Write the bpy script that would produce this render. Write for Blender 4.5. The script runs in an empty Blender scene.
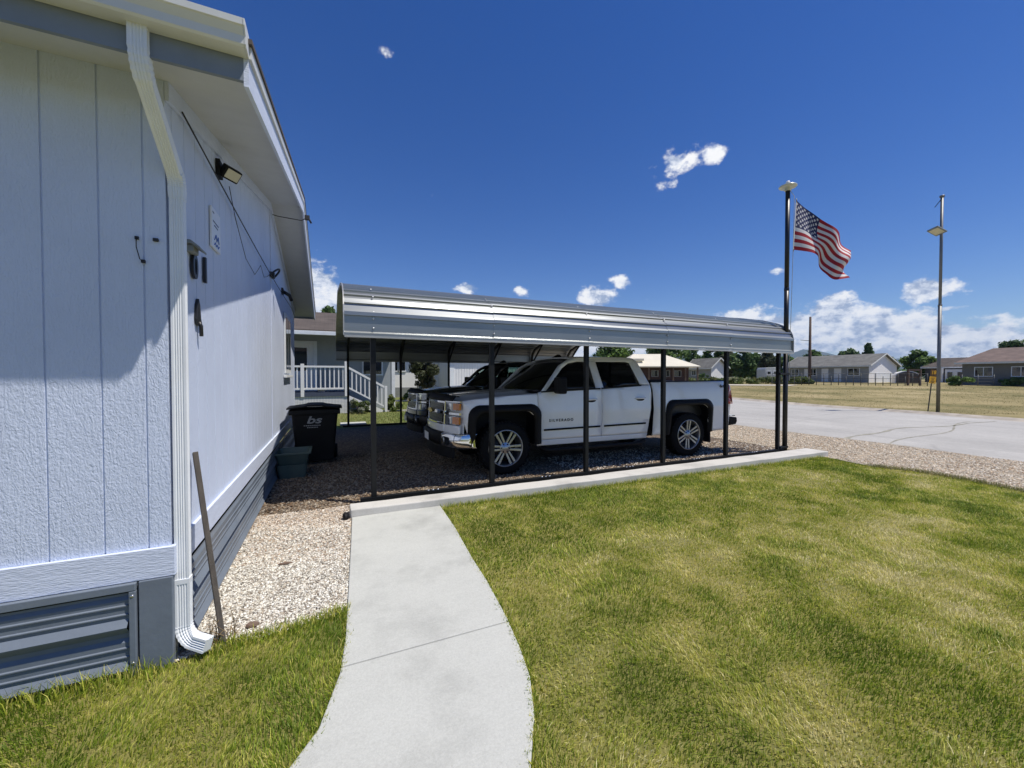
import bpy, bmesh, math, random
import numpy as np
from mathutils import Vector, Matrix, Quaternion
from mathutils.geometry import tessellate_polygon
R = math.radians
SC = bpy.context.scene
COL = SC.collection
random.seed(7)
rng = np.random.default_rng(7)
# ------------------------------------------------------------------ camera
F_PX, CX, CY, HORIZON, EYE = 400.0, 512.0, 384.0, 376.5, 1.5
YAW = math.atan((CX - 331) / F_PX)
PITCH = -math.atan((CY - HORIZON) / F_PX)
fwd = Vector((math.sin(YAW) * math.cos(PITCH), math.cos(YAW) * math.cos(PITCH), math.sin(PITCH)))
rgt = Vector((math.cos(YAW), -math.sin(YAW), 0))
upv = rgt.cross(fwd)
FX, FY = math.sin(YAW), math.cos(YAW)
cam_d = bpy.data.cameras.new('camera'); cam = bpy.data.objects.new('camera', cam_d); COL.objects.link(cam)
cam.location = (0, 0, EYE); cam.rotation_euler = (math.pi / 2 + PITCH, 0, -YAW)
cam_d.sensor_width = 36; cam_d.lens = F_PX / 1024 * 36; cam_d.clip_start = 0.05; cam_d.clip_end = 20000
SC.camera = cam

def gz(x, y):
    """height of the land: flat near the house, rising gently across the field"""
    d = x * FX + y * FY
    if d < 20: return 0.0
    if d < 45: return (d - 20) * 0.0216
    if d < 100: return 0.54 + (d - 45) * 0.0065
    return 0.8975
def at(px, d):
    """ground point seen in image column px at forward distance d"""
    s = (px - CX) / F_PX * d
    x, y = FX * d + rgt.x * s, FY * d + rgt.y * s
    return x, y, gz(x, y)
def zat(py, d): return EYE + (HORIZON - py) * d / F_PX

# ------------------------------------------------------------------ materials
def new_mat(name):
    m = bpy.data.materials.new(name); m.use_nodes = True
    nt = m.node_tree; nt.nodes.clear()
    out = nt.nodes.new('ShaderNodeOutputMaterial')
    b = nt.nodes.new('ShaderNodeBsdfPrincipled')
    nt.links.new(b.outputs[0], out.inputs[0])
    return m, nt, b, out
def N(nt, typ, **kw):
    n = nt.nodes.new(typ)
    for k, v in kw.items():
        if hasattr(n, k): setattr(n, k, v)
        else: n.inputs[k.replace('_', ' ')].default_value = v
    return n
def coords(nt, scale=(1, 1, 1), kind='Object'):
    tc = nt.nodes.new('ShaderNodeTexCoord'); mp = nt.nodes.new('ShaderNodeMapping')
    mp.inputs['Scale'].default_value = scale
    nt.links.new(tc.outputs[kind], mp.inputs[0]); return mp.outputs[0]
def ramp(nt, fac, stops):
    r = nt.nodes.new('ShaderNodeValToRGB')
    el = r.color_ramp.elements
    while len(el) < len(stops): el.new(0.5)
    for e, (p, c) in zip(el, stops):
        e.position = p; e.color = (*c, 1) if len(c) == 3 else c
    nt.links.new(fac, r.inputs[0]); return r.outputs[0]
def mixc(nt, fac, a, b, typ='MIX'):
    m = nt.nodes.new('ShaderNodeMix'); m.data_type = 'RGBA'; m.blend_type = typ
    for s, v in ((0, fac), (6, a), (7, b)):
        if hasattr(v, 'links') or hasattr(v, 'is_linked'): nt.links.new(v, m.inputs[s])
        else: m.inputs[s].default_value = v if s == 0 else (*v, 1)
    return m.outputs[2]
def M(name, col, rough=0.6, metal=0.0, var=0.12, scale=6.0, bump=0.0, bscale=40.0, stretch=(1, 1, 1), coat=0.0, spec=0.5, dirt=None):
    m, nt, b, out = new_mat(name)
    v = coords(nt, stretch)
    n = N(nt, 'ShaderNodeTexNoise', Scale=scale, Detail=6.0, Roughness=0.6); nt.links.new(v, n.inputs['Vector'])
    lo = tuple(c * (1 - var) for c in col); hi = tuple(min(1, c * (1 + var)) for c in col)
    c = ramp(nt, n.outputs[0], [(0.3, lo), (0.7, hi)])
    if dirt:
        n3 = N(nt, 'ShaderNodeTexNoise', Scale=scale * 0.35, Detail=8.0, Roughness=0.7); nt.links.new(v, n3.inputs['Vector'])
        f = ramp(nt, n3.outputs[0], [(0.5, (0, 0, 0)), (0.75, (dirt[3],) * 3)])
        c = mixc(nt, f, c, dirt[:3])
    nt.links.new(c, b.inputs['Base Color'])
    b.inputs['Roughness'].default_value = rough; b.inputs['Metallic'].default_value = metal
    b.inputs['Specular IOR Level'].default_value = spec
    b.inputs['Coat Weight'].default_value = coat; b.inputs['Coat Roughness'].default_value = 0.03
    if bump:
        n2 = N(nt, 'ShaderNodeTexNoise', Scale=bscale, Detail=5.0); nt.links.new(v, n2.inputs['Vector'])
        bp = N(nt, 'ShaderNodeBump', Strength=bump, Distance=0.01); nt.links.new(n2.outputs[0], bp.inputs['Height'])
        nt.links.new(bp.outputs[0], b.inputs['Normal'])
    return m
def attr_mat(name, rough=0.6, trans=0.0, spec=0.3, mul=(1, 1, 1)):
    m, nt, b, out = new_mat(name)
    a = N(nt, 'ShaderNodeAttribute', attribute_name='Col')
    b.inputs['Roughness'].default_value = rough; b.inputs['Specular IOR Level'].default_value = spec
    nt.links.new(a.outputs[0], b.inputs['Base Color'])
    if trans:
        t = N(nt, 'ShaderNodeBsdfTranslucent'); nt.links.new(a.outputs[0], t.inputs[0])
        mx = N(nt, 'ShaderNodeMixShader'); mx.inputs[0].default_value = trans
        nt.links.new(b.outputs[0], mx.inputs[1]); nt.links.new(t.outputs[0], mx.inputs[2]); nt.links.new(mx.outputs[0], out.inputs[0])
    return m
def glass_mat(name, tint, keep):
    m, nt, b, out = new_mat(name)
    b.inputs['Base Color'].default_value = (0.004, 0.005, 0.006, 1); b.inputs['Roughness'].default_value = 0.02
    t = N(nt, 'ShaderNodeBsdfTransparent'); t.inputs[0].default_value = (*tint, 1)
    g = N(nt, 'ShaderNodeBsdfGlossy'); g.inputs['Roughness'].default_value = 0.01
    fr = N(nt, 'ShaderNodeFresnel'); fr.inputs[0].default_value = 1.5
    mx = N(nt, 'ShaderNodeMixShader'); nt.links.new(fr.outputs[0], mx.inputs[0]); nt.links.new(t.outputs[0], mx.inputs[1]); nt.links.new(g.outputs[0], mx.inputs[2])
    m2 = N(nt, 'ShaderNodeMixShader'); m2.inputs[0].default_value = keep
    nt.links.new(mx.outputs[0], m2.inputs[1]); nt.links.new(b.outputs[0], m2.inputs[2]); nt.links.new(m2.outputs[0], out.inputs[0])
    return m
def siding_mat(name, col, axis):
    """embossed wood-grain hardboard, painted"""
    m, nt, b, out = new_mat(name)
    sc = (9, 9, 1.4)
    v = coords(nt, sc)
    n = N(nt, 'ShaderNodeTexNoise', Scale=1.0, Detail=3.0, Roughness=0.55); nt.links.new(v, n.inputs['Vector'])
    # contour rings of a smooth stretched noise read as cathedral grain
    k = N(nt, 'ShaderNodeMath', operation='MULTIPLY'); k.inputs[1].default_value = 70.0; nt.links.new(n.outputs[0], k.inputs[0])
    s = N(nt, 'ShaderNodeMath', operation='SINE'); nt.links.new(k.outputs[0], s.inputs[0])
    n2 = N(nt, 'ShaderNodeTexNoise', Scale=30.0, Detail=4.0, Roughness=0.7); nt.links.new(coords(nt, (4, 4, 2.6)), n2.inputs['Vector'])
    n5 = N(nt, 'ShaderNodeTexNoise', Scale=1.0, Detail=2.5, Roughness=0.6); nt.links.new(coords(nt, (34, 34, 17)), n5.inputs['Vector'])
    k5 = N(nt, 'ShaderNodeMath', operation='MULTIPLY'); k5.inputs[1].default_value = 30.0; nt.links.new(n5.outputs[0], k5.inputs[0])
    s5 = N(nt, 'ShaderNodeMath', operation='SINE'); nt.links.new(k5.outputs[0], s5.inputs[0])
    n6 = N(nt, 'ShaderNodeMath', operation='MULTIPLY_ADD'); n6.inputs[1].default_value = 0.16; nt.links.new(s5.outputs[0], n6.inputs[0]); nt.links.new(n2.outputs[0], n6.inputs[2]); n2 = n6
    ad = N(nt, 'ShaderNodeMath', operation='MULTIPLY_ADD'); ad.inputs[1].default_value = 0.12
    nt.links.new(s.outputs[0], ad.inputs[0]); nt.links.new(n2.outputs[0], ad.inputs[2])
    bp = N(nt, 'ShaderNodeBump', Strength=0.7, Distance=0.004); nt.links.new(ad.outputs[0], bp.inputs['Height'])
    nt.links.new(bp.outputs[0], b.inputs['Normal'])
    n3 = N(nt, 'ShaderNodeTexNoise', Scale=0.8, Detail=7.0, Roughness=0.65); nt.links.new(coords(nt), n3.inputs['Vector'])
    c = ramp(nt, n3.outputs[0], [(0.3, tuple(x * .9 for x in col)), (0.7, tuple(min(1, x * 1.06) for x in col))])
    nt.links.new(c, b.inputs['Base Color']); b.inputs['Roughness'].default_value = 0.6
    b.inputs['Specular IOR Level'].default_value = 0.35
    return m
def shingle_mat(name, c1, c2, s=1.0):
    m, nt, b, out = new_mat(name)
    v = coords(nt)
    br = N(nt, 'ShaderNodeTexBrick'); br.offset = 0.5
    br.inputs['Scale'].default_value = 1.0 * s; br.inputs['Brick Width'].default_value = 0.33; br.inputs['Row Height'].default_value = 0.14
    br.inputs['Mortar Size'].default_value = 0.012; br.inputs['Color1'].default_value = (*c1, 1); br.inputs['Color2'].default_value = (*c2, 1)
    br.inputs['Mortar'].default_value = (*[x * .55 for x in c1], 1); br.inputs['Bias'].default_value = 0
    nt.links.new(v, br.inputs['Vector'])
    n = N(nt, 'ShaderNodeTexNoise', Scale=1.3, Detail=8.0); nt.links.new(v, n.inputs['Vector'])
    c = mixc(nt, 0.5, br.outputs[0], ramp(nt, n.outputs[0], [(0.3, tuple(x * .7 for x in c1)), (0.7, tuple(x * 1.25 for x in c2))]))
    nt.links.new(c, b.inputs['Base Color']); b.inputs['Roughness'].default_value = 0.9
    return m
def gravel_mat(name, stones, scale=38.0, bump=1.0, big=0.35):
    m, nt, b, out = new_mat(name)
    v = coords(nt)
    n0 = N(nt, 'ShaderNodeTexNoise', Scale=9.0, Detail=3.0); nt.links.new(v, n0.inputs['Vector'])
    w = mixc(nt, 0.05, v, n0.outputs[1])
    vo = N(nt, 'ShaderNodeTexVoronoi', Scale=scale); nt.links.new(w, vo.inputs['Vector'])
    ve = N(nt, 'ShaderNodeTexVoronoi', Scale=scale); ve.feature = 'DISTANCE_TO_EDGE'; nt.links.new(w, ve.inputs['Vector'])
    sep = N(nt, 'ShaderNodeSeparateColor'); nt.links.new(vo.outputs['Color'], sep.inputs[0])
    c = ramp(nt, sep.outputs[0], [(i / (len(stones) - 1), s) for i, s in enumerate(stones)])
    e = ramp(nt, ve.outputs[0], [(0.0, (0.25,) * 3), (0.16, (1,) * 3)])
    c = mixc(nt, 1.0, c, e, 'MULTIPLY')
    n = N(nt, 'ShaderNodeTexNoise', Scale=0.7, Detail=7.0, Roughness=0.65); nt.links.new(v, n.inputs['Vector'])
    c = mixc(nt, big, c, ramp(nt, n.outputs[0], [(0.3, (.55, .5, .42)), (0.7, (1.05, 1.03, 1))]), 'MULTIPLY')
    nt.links.new(c, b.inputs['Base Color']); b.inputs['Roughness'].default_value = 0.9
    bp = N(nt, 'ShaderNodeBump', Strength=bump, Distance=0.02); nt.links.new(ve.outputs[0], bp.inputs['Height'])
    nt.links.new(bp.outputs[0], b.inputs['Normal'])
    return m
def ground_mat(name, stops, scale=0.4, fine=14.0, rough=0.95, bump=0.5, finemix=0.5):
    m, nt, b, out = new_mat(name)
    v = coords(nt)
    n = N(nt, 'ShaderNodeTexNoise', Scale=scale, Detail=9.0, Roughness=0.68); nt.links.new(v, n.inputs['Vector'])
    n2 = N(nt, 'ShaderNodeTexNoise', Scale=fine, Detail=6.0, Roughness=0.7); nt.links.new(v, n2.inputs['Vector'])
    f = N(nt, 'ShaderNodeMix'); f.inputs[0].default_value = finemix
    nt.links.new(n.outputs[0], f.inputs[2]); nt.links.new(n2.outputs[0], f.inputs[3])
    c = ramp(nt, f.outputs[0], stops)
    nt.links.new(c, b.inputs['Base Color']); b.inputs['Roughness'].default_value = rough; b.inputs['Specular IOR Level'].default_value = 0.2
    if bump:
        bp = N(nt, 'ShaderNodeBump', Strength=bump, Distance=0.02); nt.links.new(n2.outputs[0], bp.inputs['Height']); nt.links.new(bp.outputs[0], b.inputs['Normal'])
    return m
def asphalt_mat(name):
    m, nt, b, out = new_mat(name)
    v = coords(nt)
    n = N(nt, 'ShaderNodeTexNoise', Scale=0.35, Detail=9.0, Roughness=0.6); nt.links.new(v, n.inputs['Vector'])
    n2 = N(nt, 'ShaderNodeTexNoise', Scale=60.0, Detail=4.0, Roughness=0.8); nt.links.new(v, n2.inputs['Vector'])
    c = ramp(nt, n.outputs[0], [(0.3, (.36, .352, .33)), (0.7, (.47, .46, .43))])
    c = mixc(nt, 0.6, c, ramp(nt, n2.outputs[0], [(0.3, (.55,) * 3), (0.7, (1.3,) * 3)]), 'MULTIPLY')
    n7 = N(nt, 'ShaderNodeTexNoise', Scale=1.0, Detail=6.0, Roughness=0.65); nt.links.new(coords(nt, (2.2, .22, 1)), n7.inputs['Vector'])
    c = mixc(nt, 0.5, c, ramp(nt, n7.outputs[0], [(0.32, (.78, .78, .77)), (0.68, (1.12, 1.12, 1.11))]), 'MULTIPLY')
    n8 = N(nt, 'ShaderNodeTexNoise', Scale=9.0, Detail=7.0, Roughness=0.75); nt.links.new(v, n8.inputs['Vector'])
    c = mixc(nt, 0.5, c, ramp(nt, n8.outputs[0], [(0.32, (.75, .75, .74)), (0.68, (1.14, 1.14, 1.13))]), 'MULTIPLY')
    # cracks: thin edges of a warped large voronoi
    n0 = N(nt, 'ShaderNodeTexNoise', Scale=1.2, Detail=5.0); nt.links.new(v, n0.inputs['Vector'])
    w = mixc(nt, 0.12, v, n0.outputs[1])
    ve = N(nt, 'ShaderNodeTexVoronoi', Scale=0.22); ve.feature = 'DISTANCE_TO_EDGE'; nt.links.new(w, ve.inputs['Vector'])
    cr = ramp(nt, ve.outputs[0], [(0.0, (.45,) * 3), (0.004, (.6,) * 3), (0.008, (1,) * 3)])
    c = mixc(nt, 0.25, c, cr, 'MULTIPLY')
    nt.links.new(c, b.inputs['Base Color']); b.inputs['Roughness'].default_value = 0.85
    bp = N(nt, 'ShaderNodeBump', Strength=0.3, Distance=0.004); nt.links.new(n2.outputs[0], bp.inputs['Height']); nt.links.new(bp.outputs[0], b.inputs['Normal'])
    return m
def concrete_mat(name, col, stain=0.25):
    m, nt, b, out = new_mat(name)
    v = coords(nt)
    n = N(nt, 'ShaderNodeTexNoise', Scale=1.6, Detail=10.0, Roughness=0.66); nt.links.new(v, n.inputs['Vector'])
    n2 = N(nt, 'ShaderNodeTexNoise', Scale=110.0, Detail=3.0, Roughness=0.8); nt.links.new(v, n2.inputs['Vector'])
    n4 = N(nt, 'ShaderNodeTexNoise', Scale=9.0, Detail=6.0, Roughness=0.7); nt.links.new(coords(nt, (1, 6, 1)), n4.inputs['Vector'])
    c = ramp(nt, n.outputs[0], [(0.28, tuple(x * (1 - stain) for x in col)), (0.5, col), (0.75, tuple(x * 1.07 for x in col))])
    c = mixc(nt, 0.45, c, ramp(nt, n2.outputs[0], [(0.3, (.72,) * 3), (0.7, (1.16,) * 3)]), 'MULTIPLY')
    c = mixc(nt, 0.15, c, ramp(nt, n4.outputs[0], [(0.3, (.82, .81, .79)), (0.7, (1.08,) * 3)]), 'MULTIPLY')
    sp = N(nt, 'ShaderNodeTexVoronoi', Scale=14.0); nt.links.new(v, sp.inputs['Vector'])
    c = mixc(nt, 0.35, c, ramp(nt, sp.outputs['Distance'], [(0.02, (.45, .42, .38)), (0.06, (1, 1, 1))]), 'MULTIPLY')
    nt.links.new(c, b.inputs['Base Color']); b.inputs['Roughness'].default_value = 0.9; b.inputs['Specular IOR Level'].default_value = 0.25
    bp = N(nt, 'ShaderNodeBump', Strength=0.35, Distance=0.003); nt.links.new(n2.outputs[0], bp.inputs['Height']); nt.links.new(bp.outputs[0], b.inputs['Normal'])
    return m
def lattice_mat(name):
    m, nt, b, out = new_mat(name)
    v = coords(nt)
    mp = N(nt, 'ShaderNodeMapping'); mp.inputs['Rotation'].default_value = (0, R(45), 0); nt.links.new(v, mp.inputs[0])
    ck = N(nt, 'ShaderNodeTexChecker', Scale=26.0); ck.inputs[1].default_value = (.80, .80, .80, 1); ck.inputs[2].default_value = (.42, .43, .46, 1)
    nt.links.new(mp.outputs[0], ck.inputs[0]); nt.links.new(ck.outputs[0], b.inputs['Base Color'])
    return m

SID = (.62, .69, .83)
m_siding = siding_mat('painted wood grain siding', SID, 'z')
m_trim = M('painted trim board', (.61, .67, .80), .6, var=.05, bump=.35, bscale=30, stretch=(1, 1, 6))
m_slate = M('slate blue skirting paint', (.15, .18, .22), .5, var=.12, scale=3, bump=.1, dirt=(.25, .22, .18, .25))
m_ledge = M('light blue skirting ledge', (.25, .30, .37), .5, var=.08)
m_soffit = M('pale soffit paint', (.56, .57, .56), .7, var=.04)
m_white = M('white painted metal', (.76, .79, .81), .45, var=.05, scale=4, dirt=(.5, .46, .38, .3))
m_gutter = M('off white gutter enamel', (.68, .69, .66), .4, var=.05, scale=4, dirt=(.45, .40, .32, .35))
m_fascia = M('blue grey fascia paint', (.20, .235, .28), .6, var=.08)
m_shingle = shingle_mat('dark brown asphalt shingle', (.06, .05, .045), (.10, .085, .075))
m_shingle2 = shingle_mat('weathered brown shingle', (.075, .06, .05), (.11, .09, .075))
m_shingle3 = shingle_mat('grey shingle', (.13, .13, .12), (.18, .18, .165))
m_shingle4 = shingle_mat('red brown shingle', (.13, .095, .08), (.18, .13, .11))
m_black = M('black plastic', (.008, .008, .009), .6, var=.2, spec=.2)
m_blackm = M('black metal', (.015, .015, .016), .4, var=.2)
m_wirem = M('black cable sheath', (.02, .02, .022), .6)
m_glassw = M('dark window glass', (.015, .018, .022), .04, var=.1, spec=.8)
m_steel = M('dark powder coated steel tube', (.010, .011, .012), .5, metal=.0, spec=.25, var=.15)
m_roofm = M('grey galvalume roofing', (.30, .32, .325), .38, metal=.75, var=.10, scale=2, stretch=(.4, 3, 3), dirt=(.15, .15, .145, .35))
m_roofi = M('grey roofing lip trim', (.45, .45, .43), .4, metal=.5, var=.1)
m_screw = M('bright screw head', (.6, .6, .6), .3, metal=.9)
m_concrete = concrete_mat('broom finished concrete', (.47, .48, .445), .24)
m_kerb = concrete_mat('rough cast concrete', (.55, .54, .50), .3)
m_joint = M('dark joint line', (.22, .21, .19), .95)
m_gravel = gravel_mat('pale crushed gravel', [(.17, .13, .10), (.42, .35, .27), (.62, .57, .49), (.34, .29, .24), (.70, .67, .6)], 34)
m_gravel2 = gravel_mat('driveway gravel', [(.24, .20, .14), (.46, .40, .30), (.62, .56, .45), (.40, .34, .26), (.72, .67, .56)], 34, big=.5)
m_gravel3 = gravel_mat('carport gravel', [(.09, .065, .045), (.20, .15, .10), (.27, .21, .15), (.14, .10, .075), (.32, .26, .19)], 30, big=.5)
m_stone = attr_mat('gravel stone', .9)
m_asphalt = asphalt_mat('worn pale asphalt')
m_soil = ground_mat('lawn soil and thatch', [(.3, (.10, .12, .03)), (.5, (.19, .18, .055)), (.68, (.32, .27, .10))], .9, 25)
m_field = ground_mat('dry field ground', [(.36, (.10, .105, .035)), (.45, (.19, .165, .07)), (.54, (.29, .24, .115)), (.64, (.40, .33, .19))], .16, 2.2, finemix=.28)
m_land = ground_mat('far land', [(.3, (.06, .075, .03)), (.5, (.12, .12, .055)), (.7, (.22, .19, .10))], .05, 1)
m_hill = ground_mat('hill slope', [(.3, (.035, .05, .03)), (.5, (.06, .075, .045)), (.7, (.11, .10, .07))], .004, .03, bump=0)
m_grass = attr_mat('grass blade', .5, .42, .35)
m_dry = attr_mat('dry grass blade', .8, .25, .2)
m_leaf = attr_mat('tree leaf', .55, .4, .3)
m_bark = M('bark', (.10, .075, .055), .95, var=.3, scale=12, bump=.6)
m_wood = M('weathered grey wood', (.085, .074, .062), .9, var=.25, scale=4, stretch=(12, 12, 1), bump=.4)
m_teal = M('green grey tote plastic', (.065, .105, .095), .6, var=.15, dirt=(.10, .10, .08, .5))
m_paintw = M('white vehicle paint', (.86, .86, .85), .3, var=.02, coat=1.0)
m_paintd = M('dark blue vehicle paint', (.010, .012, .018), .3, var=.05, coat=1.0)
m_paintg = M('grey green vehicle paint', (.05, .065, .07), .3, var=.05, coat=1.0)
m_chrome = M('chrome', (.75, .76, .77), .08, metal=1.0, var=.02)
m_alloy = M('silver alloy', (.42, .43, .44), .3, metal=.85, var=.04)
m_tyre = M('tyre rubber', (.007, .007, .007), .85, spec=.2, var=.2, bump=.3)
m_grillm = M('grille mesh', (.03, .03, .033), .4, metal=.5)
m_head = M('headlamp lens', (.30, .32, .34), .06, metal=.5, var=.3, scale=14, coat=1)
m_amber = M('amber lens', (.55, .17, .02), .15, var=.15, coat=1)
m_red = M('red tail lamp lens', (.45, .008, .012), .12, var=.1, coat=1)
m_gold = M('gold emblem', (.55, .40, .12), .25, metal=.9)
m_seat = M('dark seat cloth', (.025, .025, .028), .9)
m_glassd = glass_mat('privacy glass', (.10, .11, .12), .75)
m_glassl = glass_mat('clear green tinted glass', (.62, .72, .68), .0)
m_signw = M('white plastic sign', (.78, .79, .80), .4, var=.03)
m_blue = M('blue ink', (.06, .16, .50), .6)
m_lens = M('lamp led lens', (.62, .58, .42), .25, var=.1)
m_greyl = M('grey lamp housing', (.22, .235, .22), .5)
m_flagr = M('red flag nylon', (.36, .006, .014), .7, var=.06)
m_flagw = M('white flag nylon', (.70, .68, .66), .7, var=.04)
m_flagb = M('navy flag nylon', (.010, .016, .085), .7, var=.06)
m_rope = M('white rope', (.6, .6, .57), .8)
m_brass = M('pale solar disc', (.62, .62, .5), .3, metal=.3)
m_fencep = M('weathered dark pipe', (.085, .09, .085), .7)
m_galv = M('galvanised pole', (.17, .175, .175), .5, metal=.5, var=.12)
m_polew = M('old utility pole wood', (.11, .075, .06), .95, var=.3, stretch=(8, 8, .6))
m_yellow = M('yellow sign face', (.75, .40, .02), .5, var=.05)
m_brownsg = M('dark amber sign face', (.14, .07, .015), .5)
m_housew = M('white house siding', (.80, .80, .79), .6, var=.04, scale=1)
m_houseg = M('grey house siding', (.30, .31, .31), .7, var=.06, scale=1)
m_housed = M('taupe house siding', (.17, .165, .15), .75, var=.06, scale=1)
m_housen = M('dark house siding', (.08, .075, .075), .8, var=.1)
m_houseb = M('maroon brown boards', (.055, .03, .025), .8, var=.2)
m_tanroof = M('cream metal roof', (.66, .62, .50), .5, var=.05, scale=1)
m_deckblue = M('navy deck edge', (.06, .075, .12), .6)
m_greyband = M('grey block skirting', (.22, .23, .23), .8, var=.12)
m_lattice = lattice_mat('white lattice')
m_stonec = M('brown stone', (.16, .11, .08), .9, var=.3, bump=.5, scale=20)

# ------------------------------------------------------------------ mesh helpers
class MB:
    def __init__(s): s.v = []; s.f = []; s.mi = []; s.sm = []
    def add(s, vs, fs, mi=0, smooth=False):
        o = len(s.v); s.v += [tuple(v) for v in vs]
        for f in fs:
            s.f.append(tuple(i + o for i in f)); s.mi.append(mi); s.sm.append(smooth)
        return s
    def box(s, a, b, mi=0, mat=None):
        x0, y0, z0 = a; x1, y1, z1 = b
        if x0 > x1: x0, x1 = x1, x0
        if y0 > y1: y0, y1 = y1, y0
        if z0 > z1: z0, z1 = z1, z0
        vs = [Vector(p) for p in ((x0, y0, z0), (x1, y0, z0), (x1, y1, z0), (x0, y1, z0), (x0, y0, z1), (x1, y0, z1), (x1, y1, z1), (x0, y1, z1))]
        if mat: vs = [mat @ v for v in vs]
        return s.add(vs, [(0, 3, 2, 1), (4, 5, 6, 7), (0, 1, 5, 4), (1, 2, 6, 5), (2, 3, 7, 6), (3, 0, 4, 7)], mi)
    def bar(s, p, q, w, h=None, up=(0, 0, 1), mi=0):
        """box beam from p to q, w wide across, h along up"""
        h = h or w; p, q = Vector(p), Vector(q); d = (q - p).normalized(); u = Vector(up)
        if abs(d.dot(u)) > .98: u = Vector((0, 1, 0))
        x = d.cross(u).normalized(); u = x.cross(d)
        vs = []
        for c in (p, q):
            for a, b in ((-1, -1), (1, -1), (1, 1), (-1, 1)): vs.append(c + x * (a * w / 2) + u * (b * h / 2))
        return s.add(vs, [(3, 2, 1, 0), (4, 5, 6, 7), (0, 1, 5, 4), (1, 2, 6, 5), (2, 3, 7, 6), (3, 0, 4, 7)], mi)
    def tube(s, pts, r, n=10, cap=True, smooth=True, mi=0):
        pts = [Vector(p) for p in pts]; k = len(pts)
        rs = r if isinstance(r, (list, tuple)) else [r] * k
        vs = []; ref = None
        for i, p in enumerate(pts):
            d = (pts[min(i + 1, k - 1)] - pts[max(i - 1, 0)]).normalized()
            if ref is None: ref = Vector((0, 0, 1)) if abs(d.z) < .9 else Vector((1, 0, 0))
            x = d.cross(ref).normalized(); ref = x.cross(d)
            for j in range(n):
                a = 2 * math.pi * j / n
                vs.append(p + (x * math.cos(a) + ref * math.sin(a)) * rs[i])
        fs = [(i * n + j, i * n + (j + 1) % n, (i + 1) * n + (j + 1) % n, (i + 1) * n + j) for i in range(k - 1) for j in range(n)]
        s.add(vs, fs, mi, smooth)
        if cap: s.add(vs[:n], [tuple(range(n))[::-1]], mi); s.add(vs[-n:], [tuple(range(n))], mi)
        return s
    def sweep(s, pts, prof, up, smooth=False, mi=0, scales=None):
        """sweep a closed 2D profile (a along side, b along up) down a polyline"""
        pts = [Vector(p) for p in pts]; k = len(pts); n = len(prof); vs = []
        for i, p in enumerate(pts):
            d = (pts[min(i + 1, k - 1)] - pts[max(i - 1, 0)]).normalized()
            x = d.cross(Vector(up)).normalized(); u = x.cross(d)
            sc = scales[i] if scales else 1
            vs += [p + x * a * sc + u * b * sc for a, b in prof]
        fs = [(i * n + j, i * n + (j + 1) % n, (i + 1) * n + (j + 1) % n, (i + 1) * n + j) for i in range(k - 1) for j in range(n)]
        s.add(vs, fs, mi, smooth); s.add(vs[:n], [tuple(range(n))[::-1]], mi); s.add(vs[-n:], [tuple(range(n))], mi)
        return s
    def prism(s, poly, axis, a, b, mi=0):
        """closed prism of a 2D polygon extruded along an axis from a to b"""
        def P(u, v, w): return {'x': (w, u, v), 'y': (u, w, v), 'z': (u, v, w)}[axis]
        n = len(poly)
        vs = [P(u, v, a) for u, v in poly] + [P(u, v, b) for u, v in poly]
        return s.add(vs, [tuple(range(n))[::-1], tuple(range(n, 2 * n))] + [(i, (i + 1) % n, n + (i + 1) % n, n + i) for i in range(n)], mi)
    def grid(s, fn, nu, nv, smooth=True, mi=0):
        vs = [fn(i / nu, j / nv) for j in range(nv + 1) for i in range(nu + 1)]
        fs = [(j * (nu + 1) + i, j * (nu + 1) + i + 1, (j + 1) * (nu + 1) + i + 1, (j + 1) * (nu + 1) + i) for j in range(nv) for i in range(nu)]
        return s.add(vs, fs, mi, smooth)
    def lathe(s, prof, n=24, axis='z', c=(0, 0, 0), smooth=True, mi=0, closed=False):
        vs = []
        for j in range(n):
            a = 2 * math.pi * j / n
            for r, h in prof:
                p = {'z': (r * math.cos(a), r * math.sin(a), h), 'y': (r * math.cos(a), h, r * math.sin(a)), 'x': (h, r * math.cos(a), r * math.sin(a))}[axis]
                vs.append((p[0] + c[0], p[1] + c[1], p[2] + c[2]))
        k = len(prof); e = k if closed else k - 1
        fs = [(j * k + i, ((j + 1) % n) * k + i, ((j + 1) % n) * k + (i + 1) % k, j * k + (i + 1) % k) for j in range(n) for i in range(e)]
        return s.add(vs, fs, mi, smooth)

def ob(name, mb, mat, parent=None, world=True, bevel=0, solid=0, recalc=True):
    """link a mesh object; with a parent its vertices are taken as world coordinates unless world=False"""
    me = bpy.data.meshes.new(name)
    vs = mb.v
    if parent is not None and world:
        q = parent
        off = Vector((0, 0, 0))
        while q is not None: off += q.location; q = q.parent
        vs = [(v[0] - off.x, v[1] - off.y, v[2] - off.z) for v in vs]
    me.from_pydata(vs, [], mb.f)
    mats = mat if isinstance(mat, (list, tuple)) else [mat]
    for m in mats: me.materials.append(m)
    me.polygons.foreach_set('material_index', mb.mi); me.polygons.foreach_set('use_smooth', mb.sm)
    if recalc:
        bm = bmesh.new(); bm.from_mesh(me); bmesh.ops.remove_doubles(bm, verts=bm.verts, dist=1e-5)
        bmesh.ops.recalc_face_normals(bm, faces=bm.faces); bm.to_mesh(me); bm.free()
    me.update()
    o = bpy.data.objects.new(name, me); COL.objects.link(o)
    if parent is not None: o.parent = parent
    if solid:
        md = o.modifiers.new('solid', 'SOLIDIFY'); md.thickness = solid; md.offset = -1
    if bevel:
        md = o.modifiers.new('bevel', 'BEVEL'); md.width = bevel; md.segments = 2; md.limit_method = 'ANGLE'; md.angle_limit = R(40)
    return o
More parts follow.
